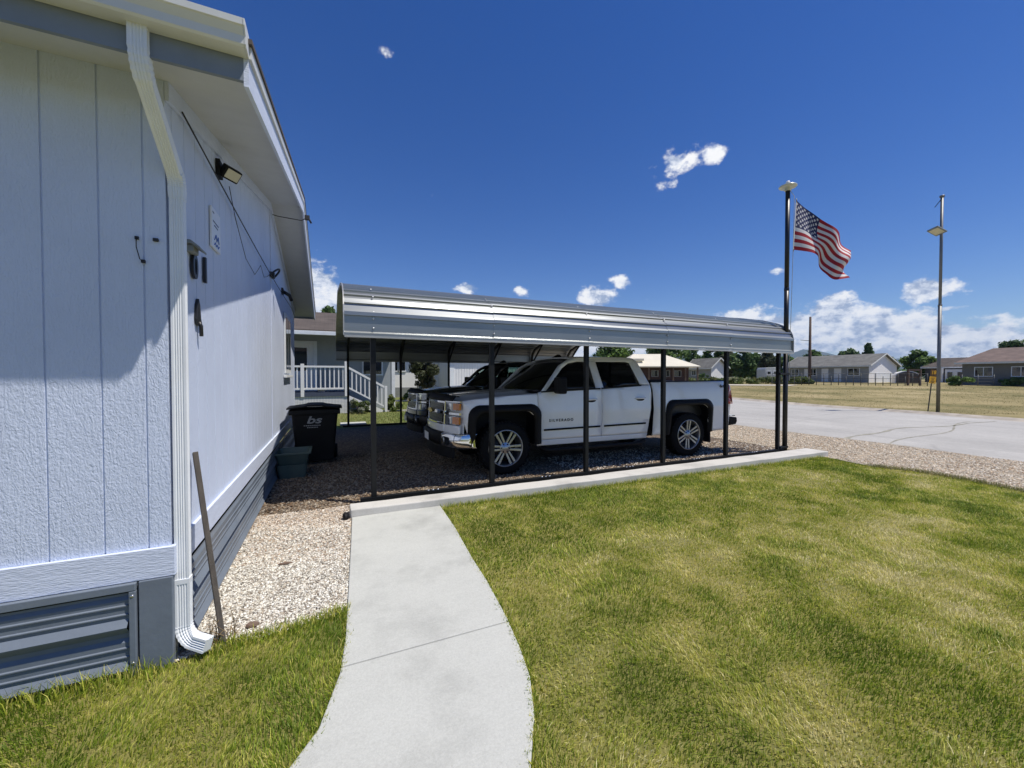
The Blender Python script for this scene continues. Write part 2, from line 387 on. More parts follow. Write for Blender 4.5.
def tag(o, label, cat, group=None, kind=None):
    o['label'] = label; o['category'] = cat
    if group: o['group'] = group
    if kind: o['kind'] = kind
    return o
def thing(name, label, cat, loc, rz=0, group=None):
    o = bpy.data.objects.new(name, None); COL.objects.link(o); o.location = loc; o.rotation_euler = (0, 0, rz)
    o.empty_display_size = .2
    return tag(o, label, cat, group)
def struct(name, mb, mat, label, cat, **kw): return tag(ob(name, mb, mat, **kw), label, cat, kind='structure')
def text_mb(body, size, depth, font_shear=0.0, align='CENTER'):
    c = bpy.data.curves.new('lettering', 'FONT'); c.body = body; c.size = size; c.extrude = depth; c.shear = font_shear
    c.align_x = align; c.align_y = 'CENTER'; c.offset = size * .02
    o = bpy.data.objects.new('lettering', c); COL.objects.link(o)
    bpy.context.view_layer.update()
    me = bpy.data.meshes.new_from_object(o.evaluated_get(bpy.context.evaluated_depsgraph_get()))
    vs = [tuple(v.co) for v in me.vertices]; fs = [tuple(p.vertices) for p in me.polygons]
    bpy.data.objects.remove(o); bpy.data.curves.remove(c); bpy.data.meshes.remove(me)
    return vs, fs
def place_text(body, size, depth, origin, xdir, ydir, shear=0.0):
    vs, fs = text_mb(body, size, depth, shear)
    x, y = Vector(xdir).normalized(), Vector(ydir).normalized(); z = x.cross(y); o = Vector(origin)
    return MB().add([o + x * v[0] + y * v[1] + z * v[2] for v in vs], fs)
def raw_mesh(name, verts, faces_flat, nper, mat, colors=None, smooth=False):
    """fast mesh from numpy arrays, all faces with nper corners"""
    me = bpy.data.meshes.new(name); nv = len(verts); nf = len(faces_flat) // nper
    me.vertices.add(nv); me.vertices.foreach_set('co', np.ascontiguousarray(verts, dtype=np.float32).ravel())
    me.loops.add(nf * nper); me.loops.foreach_set('vertex_index', np.ascontiguousarray(faces_flat, dtype=np.int32))
    me.polygons.add(nf); me.polygons.foreach_set('loop_start', np.arange(0, nf * nper, nper, dtype=np.int32))
    me.polygons.foreach_set('use_smooth', np.full(nf, smooth, dtype=bool))
    me.update(calc_edges=True)
    if colors is not None:
        a = me.color_attributes.new('Col', 'FLOAT_COLOR', 'POINT')
        a.data.foreach_set('color', np.hstack([colors, np.ones((nv, 1))]).astype(np.float32).ravel())
    me.materials.append(mat)
    o = bpy.data.objects.new(name, me); COL.objects.link(o)
    return o
def sheet(poly, dz, cuts=(20, 45, 100)):
    """flat polygon laid over the land at height dz"""
    bm = bmesh.new()
    f = bm.faces.new([bm.verts.new((x, y, 0)) for x, y in poly])
    bmesh.ops.triangulate(bm, faces=[f])
    for c in cuts:
        bmesh.ops.bisect_plane(bm, geom=bm.verts[:] + bm.edges[:] + bm.faces[:], plane_co=(FX * c, FY * c, 0), plane_no=(FX, FY, 0))
    for v in bm.verts: v.co.z = gz(v.co.x, v.co.y) + dz
    for f in bm.faces:
        f.normal_update()
        if f.normal.z < 0: f.normal_flip()
    bm.verts.index_update()
    mb = MB().add([tuple(v.co) for v in bm.verts], [tuple(v.index for v in f.verts) for f in bm.faces])
    bm.free(); return mb
def vnoise(x, y, seed=0):
    """smooth value noise in numpy"""
    g = np.random.default_rng(seed).random((64, 64))
    xi = np.floor(x).astype(int); yi = np.floor(y).astype(int); fx = x - xi; fy = y - yi
    fx = fx * fx * (3 - 2 * fx); fy = fy * fy * (3 - 2 * fy)
    a = g[xi % 64, yi % 64]; b = g[(xi + 1) % 64, yi % 64]; c = g[xi % 64, (yi + 1) % 64]; d = g[(xi + 1) % 64, (yi + 1) % 64]
    return (a * (1 - fx) + b * fx) * (1 - fy) + (c * (1 - fx) + d * fx) * fy
def fbm(x, y, seed=0, o=4):
    s = 0; a = .5; t = 0
    for i in range(o): s = s + a * vnoise(x * 2 ** i + 13.7 * i, y * 2 ** i + 7.1 * i, seed + i); t += a; a *= .55
    return s / t
def inpoly(x, y, poly):
    r = np.zeros(len(x), bool); n = len(poly); j = n - 1
    for i in range(n):
        xi, yi = poly[i]; xj, yj = poly[j]
        c = ((yi > y) != (yj > y)) & (x < (xj - xi) * (y - yi) / (yj - yi + 1e-12) + xi); r ^= c; j = i
    return r
# ================================================================== SETTING
KERB_Y0, KERB_Y1 = 4.50, 4.72
# ---- base land
mb = MB()
rad = [0, 6, 12, 18, 24, 32, 42, 55, 75, 105, 160, 300, 700, 1500, 3000, 5200]
def landpt(u, v):
    i = min(int(round(v * (len(rad) - 1))), len(rad) - 1); a = 2 * math.pi * u
    x, y = rad[i] * math.cos(a), rad[i] * math.sin(a)
    return (x, y, gz(x, y) - (.05 if rad[i] < 30 else .12))
mb.grid(landpt, 120, len(rad) - 1)
struct('ground', mb, m_land, 'wide flat valley land around the houses', 'ground')
# ---- road
road_poly = [(11.25, -30), (21.0, -30), (20.95, 5), (21.75, 8), (22.6, 16), (24.0, 40), (26, 75), (12, 75), (11.6, 40), (11.35, 8.4), (11.2, 4.5), (10.85, 2.6), (10.6, 0)]
struct('road', sheet(road_poly, 0.0), m_asphalt, 'worn pale grey asphalt street between gravel and dry field', 'road')
mb = MB(); pts = [(20.95, -30), (20.97, 5), (21.75, 8), (22.6, 16), (24.0, 40), (26, 75)]
P = []
for i in range(len(pts) - 1):
    for k in range(8):
        t = k / 8; x = pts[i][0] * (1 - t) + pts[i + 1][0] * t; y = pts[i][1] * (1 - t) + pts[i + 1][1] * t
        P.append((x + .1, y, gz(x, y) + .045))
mb.sweep(P, [(-.28, -.05), (.28, -.05), (.16, .03), (.05, .05), (-.2, -.035)], (0, 0, 1))
struct('kerb', mb, M('dusty tan kerb', (.40, .36, .30), .95, var=.3, scale=2), 'low pale kerb along the far side of the street', 'kerb')
# patched seam across the road
m_seam = M('grit filled seam', (.27, .26, .21), .95, var=.45, scale=7)
mb = MB(); L = []; Rr = []
for k in range(25):
    t = k / 24; x = 10.7 + t * 9.6; y = 5.2 + t * .75 + .10 * math.sin(t * 17) + .35 * math.sin(t * 5)
    w = .02 + .05 * math.sin(t * 23) ** 2 * (1 - .5 * t)
    L.append((x, y + w, gz(x, y) + .004)); Rr.append((x, y - w, gz(x, y) + .004))
mb.add(L + Rr, [(i, i + 1, 25 + i + 1, 25 + i) for i in range(24)])
L = []; Rr = []
for k in range(25):
    t = k / 24; x = 10.75 + t * 8.6; y = 4.45 + t * 1.3 + .16 * math.sin(t * 9); w = .012 + .022 * math.sin(t * 31) ** 2
    L.append((x, y + w, gz(x, y) + .004)); Rr.append((x, y - w, gz(x, y) + .004))
mb.add(L + Rr, [(i, i + 1, 25 + i + 1, 25 + i) for i in range(24)])
struct('road_seam', mb, m_seam, 'dark gritty seam crossing the pale street', 'road seam')
# ---- gravel
G_SIDE = [(-.77, 2.62), (-.45, 2.66), (-.18, 2.68), (.08, 2.74), (.13, 3.4), (.19, KERB_Y0), (.19, 5.0), (-.77, 5.0)]
struct('gravel_strip', sheet(G_SIDE, .0), m_gravel, 'pale gravel strip between the house and the concrete path', 'gravel')
G_PORT = [(-.77, 5.0), (8.5, 4.7), (8.5, 12.62), (.9, 12.62), (-1.2, 12.2), (-.77, 10.5)]
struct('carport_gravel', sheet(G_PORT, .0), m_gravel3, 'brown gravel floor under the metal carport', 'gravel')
wob = [(8.3 + .10 * math.sin(i * 1.7) + .05 * math.sin(i * 4.1), -14 + i * .55) for i in range(33)]
G_DRV = [p for p in wob] + [(8.36, 4.5), (8.5, 4.7), (8.5, 12.62), (8.9, 20), (11.55, 24), (11.48, 14)] + [(11.42, 8.4), (11.28, 6.2), (11.3, 4.5), (11.0, 2.6), (10.75, 0), (11.25, -14)]
struct('gravel_driveway', sheet(G_DRV, .006), m_gravel2, 'grey beige gravel shoulder beside the street', 'gravel')
# ---- lawn soil
PATH_L = [(.19, KERB_Y0), (.15, 3.8), (.11, 3.16), (.085, 2.75), (.065, 2.44), (.03, 2.15), (-.06, 1.84), (-.17, 1.68), (-.36, 1.44), (-.62, 1.2), (-1.0, .92), (-1.5, .6), (-2.2, .25)]
PATH_R = [(1.13, KERB_Y0), (1.10, 3.8), (1.04, 3.09), (1.02, 2.7), (.975, 2.24), (.93, 1.95), (.885, 1.74), (.80, 1.53), (.68, 1.33), (.47, 1.08), (.2, .82), (-.3, .45), (-.9, .1), (-1.6, -.25)]
LAWN_R = [(1.13, KERB_Y0), (8.38, KERB_Y0 + .02)] + [p for p in wob[::-1] if p[1] < 4.2] + [(-1.0, -14), (-1.6, -.25)] + PATH_R[::-1]
LAWN_L = [(-9, 2.62), (-.62, 2.62), (-.45, 2.66), (-.18, 2.68), (.08, 2.74)] + PATH_L[4:] + [(-9, .25)]
LAWN_L = [(-9, 2.62), (-.62, 2.62), (-.45, 2.66), (-.18, 2.68), (.08, 2.74), (.065, 2.44), (.03, 2.15), (-.06, 1.84), (-.17, 1.68), (-.36, 1.44), (-.62, 1.2), (-1.0, .92), (-1.5, .6), (-2.2, .25), (-9, .25)]
struct('lawn_soil', sheet(LAWN_R, -.006), m_soil, 'soil and thatch under the front lawn', 'lawn')
struct('lawn_soil', sheet(LAWN_L, -.006), m_soil, 'soil and thatch under the strip of lawn beside the grey house', 'lawn')
BACK = [(-12, 12.0), (-1.2, 12.2), (.9, 12.64), (8.5, 12.64), (8.8, 20), (11.4, 24), (11.8, 40), (-20, 45), (-20, 12)]
m_backlawn = ground_mat('back lawn', [(.3, (.07, .10, .025)), (.5, (.13, .155, .045)), (.68, (.26, .235, .09))], .6, 12)
struct('back_lawn', sheet(BACK, -.008), m_backlawn, 'lawn behind the carport in front of the white houses', 'lawn')
# ---- footpath
def path_slab(y0, y1):
    def clip(P):
        out = []
        for i in range(len(P)):
            if y1 <= P[i][1] <= y0: out.append(P[i])
            if i + 1 < len(P):
                for yy in (y0, y1):
                    a, b = P[i], P[i + 1]
                    if a[1] > yy > b[1]:
                        t = (a[1] - yy) / (a[1] - b[1]); out.append((a[0] + (b[0] - a[0]) * t, yy))
        return sorted(out, key=lambda p: -p[1])
    return clip(PATH_L) + clip(PATH_R)[::-1]
mb = MB()
mb.prism(path_slab(4.499, 2.192), 'z', -.10, .022); mb.prism(path_slab(2.185, -.2), 'z', -.10, .022)
struct('footpath', mb, m_concrete, 'curving pale concrete footpath through the lawn', 'path', bevel=.006)
mb = MB(); mb.prism(path_slab(2.193, 2.184), 'z', -.09, .012)
struct('path_joint', mb, m_joint, 'dark control joint across the concrete footpath', 'path joint')
# ---- carport kerb
mb = MB()
n = 60
def kpt(i, top, front):
    t = i / n; x = .175 + t * 8.3
    w = .003 * math.sin(x * 5.1) + .003 * math.sin(x * 11.7)
    y = (KERB_Y0 - .14 * t + w) if front else (KERB_Y1 + .02 * t + .006 * math.sin(x * 3.3) + .005 * math.sin(x * 9))
    return (x, y, (.098 + .0015 * math.sin(x * 7)) if top else -.1)
vs = [];
for i in range(n + 1): vs += [kpt(i, 0, 1), kpt(i, 1, 1), kpt(i, 1, 0), kpt(i, 0, 0)]
fs = []
for i in range(n):
    for j in range(4): fs.append((i * 4 + j, i * 4 + (j + 1) % 4, (i + 1) * 4 + (j + 1) % 4, (i + 1) * 4 + j))
fs += [(0, 1, 2, 3), (n * 4 + 3, n * 4 + 2, n * 4 + 1, n * 4)]
mb.add(vs, fs)
struct('concrete_kerb', mb, m_kerb, 'rough concrete kerb along the front of the carport', 'kerb', bevel=.012)
# ---- field beyond the road
fa = [at(1400, 30), at(1400, 75), at(1024, 62), at(880, 58), at(720, 50), at(640, 46)]
FIELD = [(21.2, -30), (21.2, 5), (22.0, 8), (22.85, 16), (24.25, 40), (25.5, 60)] + [(60, 75), (120, 60), (120, -30)]
struct('field', sheet(FIELD, -.015), m_field, 'dry mown field across the street', 'field')
p = [at(640, 45.5), at(790, 43), at(800, 45.5), at(640, 50)]
struct('gravel_lot', sheet([(q[0], q[1]) for q in p], .02), M('pale dust and gravel', (.52, .48, .40), .95, var=.15), 'pale gravel strip at the back of the dry field', 'gravel')
p = [(-3, 25.2), (13, 21.0), (13, 22.2), (-3, 26.4)]
struct('pavement', sheet(p, .02), m_kerb, 'pale concrete pavement in front of the white house', 'pavement')
# ---- hills
def ridge(name, dist, seed, prof, label, a0, a1):
    mb = MB(); n = 160; k = 8
    def f(u, v):
        px = a0 + (a1 - a0) * u
        s = (px - CX) / F_PX
        top = np.interp(px, [q[0] for q in prof], [q[1] for q in prof])
        h = (HORIZON - top) * dist / F_PX * (1 + .10 * (float(fbm(np.array([px * .03]), np.array([seed * 3.1]), seed)[0]) - .5) * 2)
        w = math.sin(v * math.pi)
        d = dist * (.8 + .4 * v)
        x, y = FX * d + rgt.x * s * d, FY * d + rgt.y * s * d
        rough = float(fbm(np.array([px * .06 + 3]), np.array([v * 5 + seed]), seed + 3)[0])
        return (x, y, max(h * (w ** .8) * (.75 + .5 * rough) / 1.0, -5) - 4)
    mb.grid(f, n, k)
    return struct(name, mb, m_hill, label, 'hills')
ridge('hills', 4200, 4, [(-300, 372), (300, 368), (480, 366), (580, 362), (640, 358), (700, 357), (760, 360), (800, 350), (840, 356), (900, 357), (940, 360), (990, 366), (1060, 362), (1500, 368)], 'low blue mountain ridge on the horizon', -300, 1500)

# ================================================================== GRASS
def blades(name, poly, dens, hgt, wid, label, mat, palette, seed, xr, yr, keep=None, cat='grass', lean=1.15):
    rg = np.random.default_rng(seed)
    x = np.zeros(0); y = np.zeros(0); hs = np.zeros(0); ws = np.zeros(0)
    for (y0, y1, dn, hm, wm) in dens:
        n = int((xr[1] - xr[0]) * (y1 - y0) * dn)
        px = rg.uniform(xr[0], xr[1], n); py = rg.uniform(y0, y1, n)
        k = inpoly(px, py, poly)
        d = px * FX + py * FY; s = px * rgt.x + py * rgt.y
        k &= (d > .5) & (np.abs(s) < d * 1.36 + .35)
        px, py = px[k], py[k]
        x = np.append(x, px); y = np.append(y, py); hs = np.append(hs, np.full(len(px), hm)); ws = np.append(ws, np.full(len(px), wm))
    patch = fbm(x * 1.5, y * 1.5, seed) * .55 + fbm(x * 5.2 + 5, y * 5.2, seed + 9) * .45
    patch = patch + (.010 * (x - 3) - .030 * (y - 2.4) + .0 if 'straw' in label else .0)
    n = len(x)
    h = hs * hgt * rg.uniform(.45, 1.25, n) * (1.15 - .45 * np.clip((patch - .35) * 3, 0, 1)); w = ws * wid * rg.uniform(.7, 1.3, n)
    a = rg.uniform(0, 2 * np.pi, n); b = a + np.pi / 2 + rg.normal(0, .5, n)
    ln = h * lean * np.abs(rg.normal(.8, .55, n))
    # mowing swirl: neighbouring blades lean alike
    sw = fbm(x * 1.7, y * 1.7, seed + 21) * 12
    bx = .6 * np.cos(b) + .6 * np.cos(sw); by = .6 * np.sin(b) + .6 * np.sin(sw)
    zg = np.array([gz(p, q) for p, q in zip(x, y)]) if np.max(x * FX + y * FY) > 19 else np.zeros(n)
    dx, dy = np.cos(a) * w / 2, np.sin(a) * w / 2
    V = np.zeros((n, 5, 3))
    V[:, 0] = np.stack([x - dx, y - dy, zg - .006], 1); V[:, 1] = np.stack([x + dx, y + dy, zg - .006], 1)
    mx, my = x + bx * ln * .35, y + by * ln * .35
    V[:, 2] = np.stack([mx + dx * .8, my + dy * .8, zg + h * .6], 1); V[:, 3] = np.stack([mx - dx * .8, my - dy * .8, zg + h * .6], 1)
    V[:, 4] = np.stack([x + bx * ln, y + by * ln, zg + h], 1)
    base = np.arange(n)[:, None] * 5
    Fc = (base + np.array([[0, 1, 2, 0, 2, 3, 3, 2, 4]])).ravel()
    t = np.clip((patch - .5) * 2.5 + .42 + rg.normal(0, .24, n), 0, 1)
    pal = np.array(palette); pos = t * (len(pal) - 1); i = np.clip(pos.astype(int), 0, len(pal) - 2); fr = (pos - i)[:, None]
    c = pal[i] * (1 - fr) + pal[i + 1] * fr
    c = c * rg.uniform(.7, 1.3, n)[:, None]
    C = np.repeat(c[:, None, :], 5, 1)
    o = raw_mesh(name, V.reshape(-1, 3), Fc, 3, mat, C.reshape(-1, 3))
    return tag(o, label, cat, kind='stuff')
PAL = [(.15, .23, .022), (.28, .37, .038), (.49, .52, .075), (.72, .66, .19), (.90, .82, .46)]
blades('grass', LAWN_R, [(.3, 1.6, 15000, 1, 1), (1.6, 2.6, 10500, 1, 1.2), (2.6, 4.6, 6000, 1, 1.65)], .021, .0034,
       'short green lawn with straw coloured patches', m_grass, PAL, 3, (.2, 8.6), (.3, 4.6))
blades('grass', LAWN_L, [(.8, 2.75, 16000, 1.0, 1)], .022, .0034, 'green grass strip beside the slate blue house skirting', m_grass, PAL[:4] + [(.55, .48, .22)], 5, (-2.6, .2), (.8, 2.75))
# taller fringe along edges of the skirting, kerb and path
def fringe(line, n, off, hgt, seed):
    rg = np.random.default_rng(seed); P = []
    for _ in range(n):
        k = rg.integers(0, len(line) - 1); t = rg.random(); a, b = line[k], line[k + 1]
        P.append((a[0] + (b[0] - a[0]) * t + rg.normal(0, off), a[1] + (b[1] - a[1]) * t + rg.normal(0, off)))
    return P
def fringe_blades(line, n, off, hgt, seed, label, pal=PAL):
    rg = np.random.default_rng(seed + 50); P = np.array(fringe(line, n, off, hgt, seed)); n = len(P)
    x, y = P[:, 0], P[:, 1]; h = hgt * rg.uniform(.3, 1.3, n); w = rg.uniform(.003, .0055, n); a = rg.uniform(0, 6.28, n); b = rg.uniform(0, 6.28, n)
    ln = h * rg.uniform(.1, .8, n); dx, dy = np.cos(a) * w / 2, np.sin(a) * w / 2; V = np.zeros((n, 5, 3))
    V[:, 0] = np.stack([x - dx, y - dy, 0 * x - .006], 1); V[:, 1] = np.stack([x + dx, y + dy, 0 * x - .006], 1)
    mx, my = x + np.cos(b) * ln * .35, y + np.sin(b) * ln * .35
    V[:, 2] = np.stack([mx + dx * .8, my + dy * .8, h * .6], 1); V[:, 3] = np.stack([mx - dx * .8, my - dy * .8, h * .6], 1)
    V[:, 4] = np.stack([x + np.cos(b) * ln, y + np.sin(b) * ln, h], 1)
    Fc = (np.arange(n)[:, None] * 5 + np.array([[0, 1, 2, 0, 2, 3, 3, 2, 4]])).ravel()
    pl = np.array(pal); c = pl[rg.integers(0, len(pl) - 1, n)] * rg.uniform(.7, 1.3, n)[:, None]
    o = raw_mesh('grass', V.reshape(-1, 3), Fc, 3, m_grass, np.repeat(c[:, None, :], 5, 1).reshape(-1, 3))
    tag(o, label, 'grass', kind='stuff')
fringe_blades([(-2.2, 2.56), (-.78, 2.56)], 1300, .03, .075, 11, 'tall uncut grass against the slate blue skirting')
fringe_blades([(1.15, KERB_Y0 - .04), (8.2, KERB_Y0 - .17)], 4200, .022, .055, 12, 'ragged grass edge along the carport kerb')
fringe_blades(PATH_R[:-4], 2400, .014, .032, 13, 'grass edge along the right side of the concrete path')
fringe_blades(PATH_L[3:-2], 1600, .014, .032, 14, 'grass edge along the left side of the concrete path')
fringe_blades([p for p in wob if .5 < p[1] < 4.5], 3800, .05, .055, 15, 'thin straw grass at the gravel edge of the lawn', [(.18, .21, .06), (.38, .33, .14), (.56, .48, .26)])
fringe_blades([(-.62, 2.63), (-.45, 2.66), (-.18, 2.68), (.08, 2.74)], 1500, .03, .045, 16, 'ragged grass edge where the strip of lawn meets the gravel')
# dry field tufts
def field_tufts():
    rg = np.random.default_rng(31); N_ = 38000
    d = 16 + (rg.random(N_) ** 1.5) * 36; s = rg.uniform(-.1, 1.45, N_) * d
    x = FX * d + rgt.x * s; y = FY * d + rgt.y * s
    k = inpoly(x, y, FIELD); x, y, d = x[k], y[k], d[k]; n = len(x)
    patch = fbm(x * .22, y * .22, 8) * .6 + fbm(x * 1.1, y * 1.1, 9) * .4
    k = rg.random(n) < np.clip((.75 - patch) * 2.0, .12, 1); x, y, d, patch = x[k], y[k], d[k], patch[k]; n = len(x)
    h = rg.uniform(.02, .085, n) * (1.3 - .8 * np.clip(patch, 0, 1)); w = .006 + d * .0006; a = rg.uniform(0, 6.28, n); b = rg.uniform(0, 6.28, n)
    zg = np.array([gz(p, q) for p, q in zip(x, y)]) - .02
    dx, dy = np.cos(a) * w / 2, np.sin(a) * w / 2; V = np.zeros((n, 3, 3))
    V[:, 0] = np.stack([x - dx, y - dy, zg], 1); V[:, 1] = np.stack([x + dx, y + dy, zg], 1); V[:, 2] = np.stack([x + np.cos(b) * h * .6, y + np.sin(b) * h * .6, zg + h], 1)
    pal = np.array([(.085, .10, .03), (.16, .15, .055), (.27, .225, .105), (.40, .33, .18)]); t = np.clip(patch * 1.7 - .35 + rg.normal(0, .2, n), 0, .999) * 3
    i = t.astype(int); fr = (t - i)[:, None]; c = pal[i] * (1 - fr) + pal[np.minimum(i + 1, 3)] * fr
    o = raw_mesh('grass', V.reshape(-1, 3), np.arange(n * 3), 3, m_dry, np.repeat(c[:, None, :], 3, 1).reshape(-1, 3))
    tag(o, 'dry straw coloured field grass across the street', 'grass', kind='stuff')
field_tufts()
def back_tufts():
    rg = np.random.default_rng(33); N_ = 26000
    x = rg.uniform(-2.5, 8, N_); y = rg.uniform(12.7, 24, N_); n = N_
    patch = fbm(x * .8, y * .8, 18); h = rg.uniform(.03, .07, n); w = np.full(n, .018); a = rg.uniform(0, 6.28, n); b = rg.uniform(0, 6.28, n)
    zg = np.array([gz(p, q) for p, q in zip(x, y)]) - .01
    dx, dy = np.cos(a) * w / 2, np.sin(a) * w / 2; V = np.zeros((n, 3, 3))
    V[:, 0] = np.stack([x - dx, y - dy, zg], 1); V[:, 1] = np.stack([x + dx, y + dy, zg], 1); V[:, 2] = np.stack([x + np.cos(b) * h * .5, y + np.sin(b) * h * .5, zg + h], 1)
    pal = np.array([(.12, .18, .035), (.2, .24, .06), (.36, .34, .13), (.46, .4, .17)]); t = np.clip(patch * 1.6 - .3 + rg.normal(0, .2, n), 0, .999) * 3
    i = t.astype(int); c = pal[i]
    o = raw_mesh('grass', V.reshape(-1, 3), np.arange(n * 3), 3, m_grass, np.repeat(c[:, None, :], 3, 1).reshape(-1, 3))
    tag(o, 'bright green lawn grass behind the carport', 'grass', kind='stuff')
back_tufts()

# ================================================================== LOOSE STONES
ICO = None
def stones(name, polys, dens, size, pal, label, seed, sub=1):
    rg = np.random.default_rng(seed)
    bm = bmesh.new(); bmesh.ops.create_icosphere(bm, subdivisions=sub, radius=1.0)
    bv = np.array([v.co[:] for v in bm.verts]); bf = np.array([[v.index for v in f.verts] for f in bm.faces]); bm.free()
    xs = np.zeros(0); ys = np.zeros(0)
    for poly, dn in zip(polys, dens):
        P = np.array(poly); x0, y0 = P.min(0); x1, y1 = P.max(0); n = int((x1 - x0) * (y1 - y0) * dn)
        x = rg.uniform(x0, x1, n); y = rg.uniform(y0, y1, n); k = inpoly(x, y, poly); xs = np.append(xs, x[k]); ys = np.append(ys, y[k])
    n = len(xs); r = size * rg.uniform(.45, 1.2, n)
    V = np.repeat(bv[None], n, 0) * rg.uniform(.72, 1.15, (n, len(bv), 1))
    V *= np.stack([r * rg.uniform(.8, 1.4, n), r * rg.uniform(.7, 1.1, n), r * rg.uniform(.45, .8, n)], 1)[:, None, :]
    a = rg.uniform(0, 6.28, n); ca, sa = np.cos(a)[:, None], np.sin(a)[:, None]
    tl = rg.normal(0, .35, n)[:, None]
    Z = V[..., 2] + V[..., 0] * tl
    X = V[..., 0] * ca - V[..., 1] * sa; Y = V[..., 0] * sa + V[..., 1] * ca
    W = np.stack([X + xs[:, None], Y + ys[:, None], Z + (r * .35)[:, None]], 2)
    Fc = (np.arange(n)[:, None, None] * len(bv) + bf[None]).ravel()
    pl = np.array(pal); c = pl[rg.integers(0, len(pl), n)] * rg.uniform(.75, 1.2, n)[:, None]
    o = raw_mesh(name, W.reshape(-1, 3), Fc, 3, m_stone, np.repeat(c[:, None], len(bv), 1).reshape(-1, 3))
    tag(o, label, 'gravel', kind='stuff')
SP = [(.62, .57, .49), (.52, .46, .38), (.70, .67, .61), (.40, .33, .26), (.30, .21, .14), (.56, .46, .34), (.64, .58, .48), (.20, .17, .14), (.50, .38, .26)]
stones('gravel', [[p for p in G_SIDE if p[1] < 3.5] + [(.15, 3.7), (-.77, 3.9)], [(-.77, 3.9), (.15, 3.7), (.18, 4.4), (-.77, 4.7)]], [13500, 6500], .0076, [(.74, .72, .64), (.66, .64, .56), (.80, .785, .71), (.56, .53, .45), (.36, .32, .26), (.68, .65, .55), (.26, .24, .20), (.46, .40, .31)], 'pale loose gravel stones beside the house', 41)
stones('gravel', [[(-.77, 4.55), (.18, 4.3), (.19, 5.0), (-.77, 5.0)], [(-.77, 3.75), (.14, 3.5), (.18, 4.3), (-.77, 4.55)]], [11500, 5500], .008, SP, 'tan loose gravel stones between the path end and the house', 45)
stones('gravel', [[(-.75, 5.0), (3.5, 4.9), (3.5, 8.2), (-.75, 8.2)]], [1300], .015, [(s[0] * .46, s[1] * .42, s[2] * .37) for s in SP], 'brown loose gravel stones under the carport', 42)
stones('gravel', [[(8.42, 1.0), (11.0, 1.0), (11.25, 8.5), (8.55, 8.5), (8.5, 4.7), (8.36, 4.5)]], [1700], .013, [(s[0] * 1.15, s[1] * 1.12, s[2] * 1.05) for s in SP], 'grey beige loose gravel stones beside the street', 43)
stones('gravel', [[(3.5, 4.78), (8.4, 4.72), (8.4, 6.5), (3.5, 6.5)]], [600], .016, [tuple(c * .95 for c in s) for s in SP], 'loose gravel stones beside the carport base rail', 44)
# ================================================================== GREY MANUFACTURED HOME
HX, HY = -.77, 2.63          # corner of the two visible walls
RIDGE, SL, HB = 6.6, .235, 10.57
def zs(y): return 3.95 - SL * abs(y - RIDGE)       # soffit plane
home = thing('manufactured_home', 'light blue grey manufactured home with wood grain siding, slate skirting and white gutter', 'house', (HX, HY, 0))
def grooved(axis_pts, grooves, depth, top, z0, place):
    """vertical board siding: V grooves cut along a wall; place(s, out, z) -> xyz"""
    s0, s1 = axis_pts; P = [(s0, 0)]
    for g in grooves: P += [(g - .0045, 0), (g - .003, -depth), (g + .003, -depth), (g + .0045, 0)]
    P.append((s1, 0)); m = MB(); vs = []
    extra = []
    for i in range(len(P) - 1):
        a, b = P[i], P[i + 1]
        if b[0] - a[0] > .3: pass
    for s, o in P: vs += [place(s, o, z0), place(s, o, top(s))]
    m.add(vs, [(2 * i, 2 * i + 2, 2 * i + 3, 2 * i + 1) for i in range(len(P) - 1)]); return m
gf = [HX - .09, HX - .26, HX - .46] + [HX - .46 - .2032 * k for k in range(1, 34)]
m = grooved((-9.0, HX), sorted(gf), .007, lambda s: zs(HY) + .01, .615, lambda s, o, z: (s, HY - o, z))
m.box((-9.0, HY + .02, .3), (-8.9, HB, zs(HY)))
ob('front_wall', m, m_siding, home)
gg = [HY + .10 + .2032 * k for k in range(39)]
m = MB(); P = [HY]
pr = [(HY, 0)]
for g in gg: pr += [(g - .0045, 0), (g - .003, -.007), (g + .003, -.007), (g + .0045, 0)]
pr += [(HB, 0)]; pr.append((RIDGE, 0)); pr = sorted(pr)
vs = []
for s, o in pr: vs += [(HX + o, s, .615), (HX + o, s, zs(s) + .01)]
m.add(vs, [(2 * i, 2 * i + 2, 2 * i + 3, 2 * i + 1) for i in range(len(pr) - 1)])
ob('gable_wall', m, m_siding, home)
ob('rear_wall', MB().box((-9.0, HB - .02, .3), (HX - .02, HB, zs(HB))), m_siding, home)
# belly band and frieze
m = MB(); m.box((-9.0, HY - .022, .465), (HX + .022, HY - .001, .618)); m.box((HX + .001, HY - .0005, .465), (HX + .022, HB, .618))
ob('belly_band', m, m_trim, home, bevel=.003)
m = MB()
for a, b in ((HY, RIDGE), (RIDGE, HB)):
    m.add([(HX + .002, a, zs(a) - .10), (HX + .02, a, zs(a) - .10), (HX + .02, a, zs(a)), (HX + .002, a, zs(a)),
           (HX + .002, b, zs(b) - .10), (HX + .02, b, zs(b) - .10), (HX + .02, b, zs(b)), (HX + .002, b, zs(b))],
          [(0, 1, 2, 3), (7, 6, 5, 4), (0, 4, 5, 1), (1, 5, 6, 2), (2, 6, 7, 3), (3, 7, 4, 0)])
ob('frieze_board', m, m_trim, home)
m = MB(); m.box((HX + .002, RIDGE - .03, .62), (HX + .012, RIDGE + .01, zs(RIDGE) - .101)); ob('batten', m, m_trim, home)
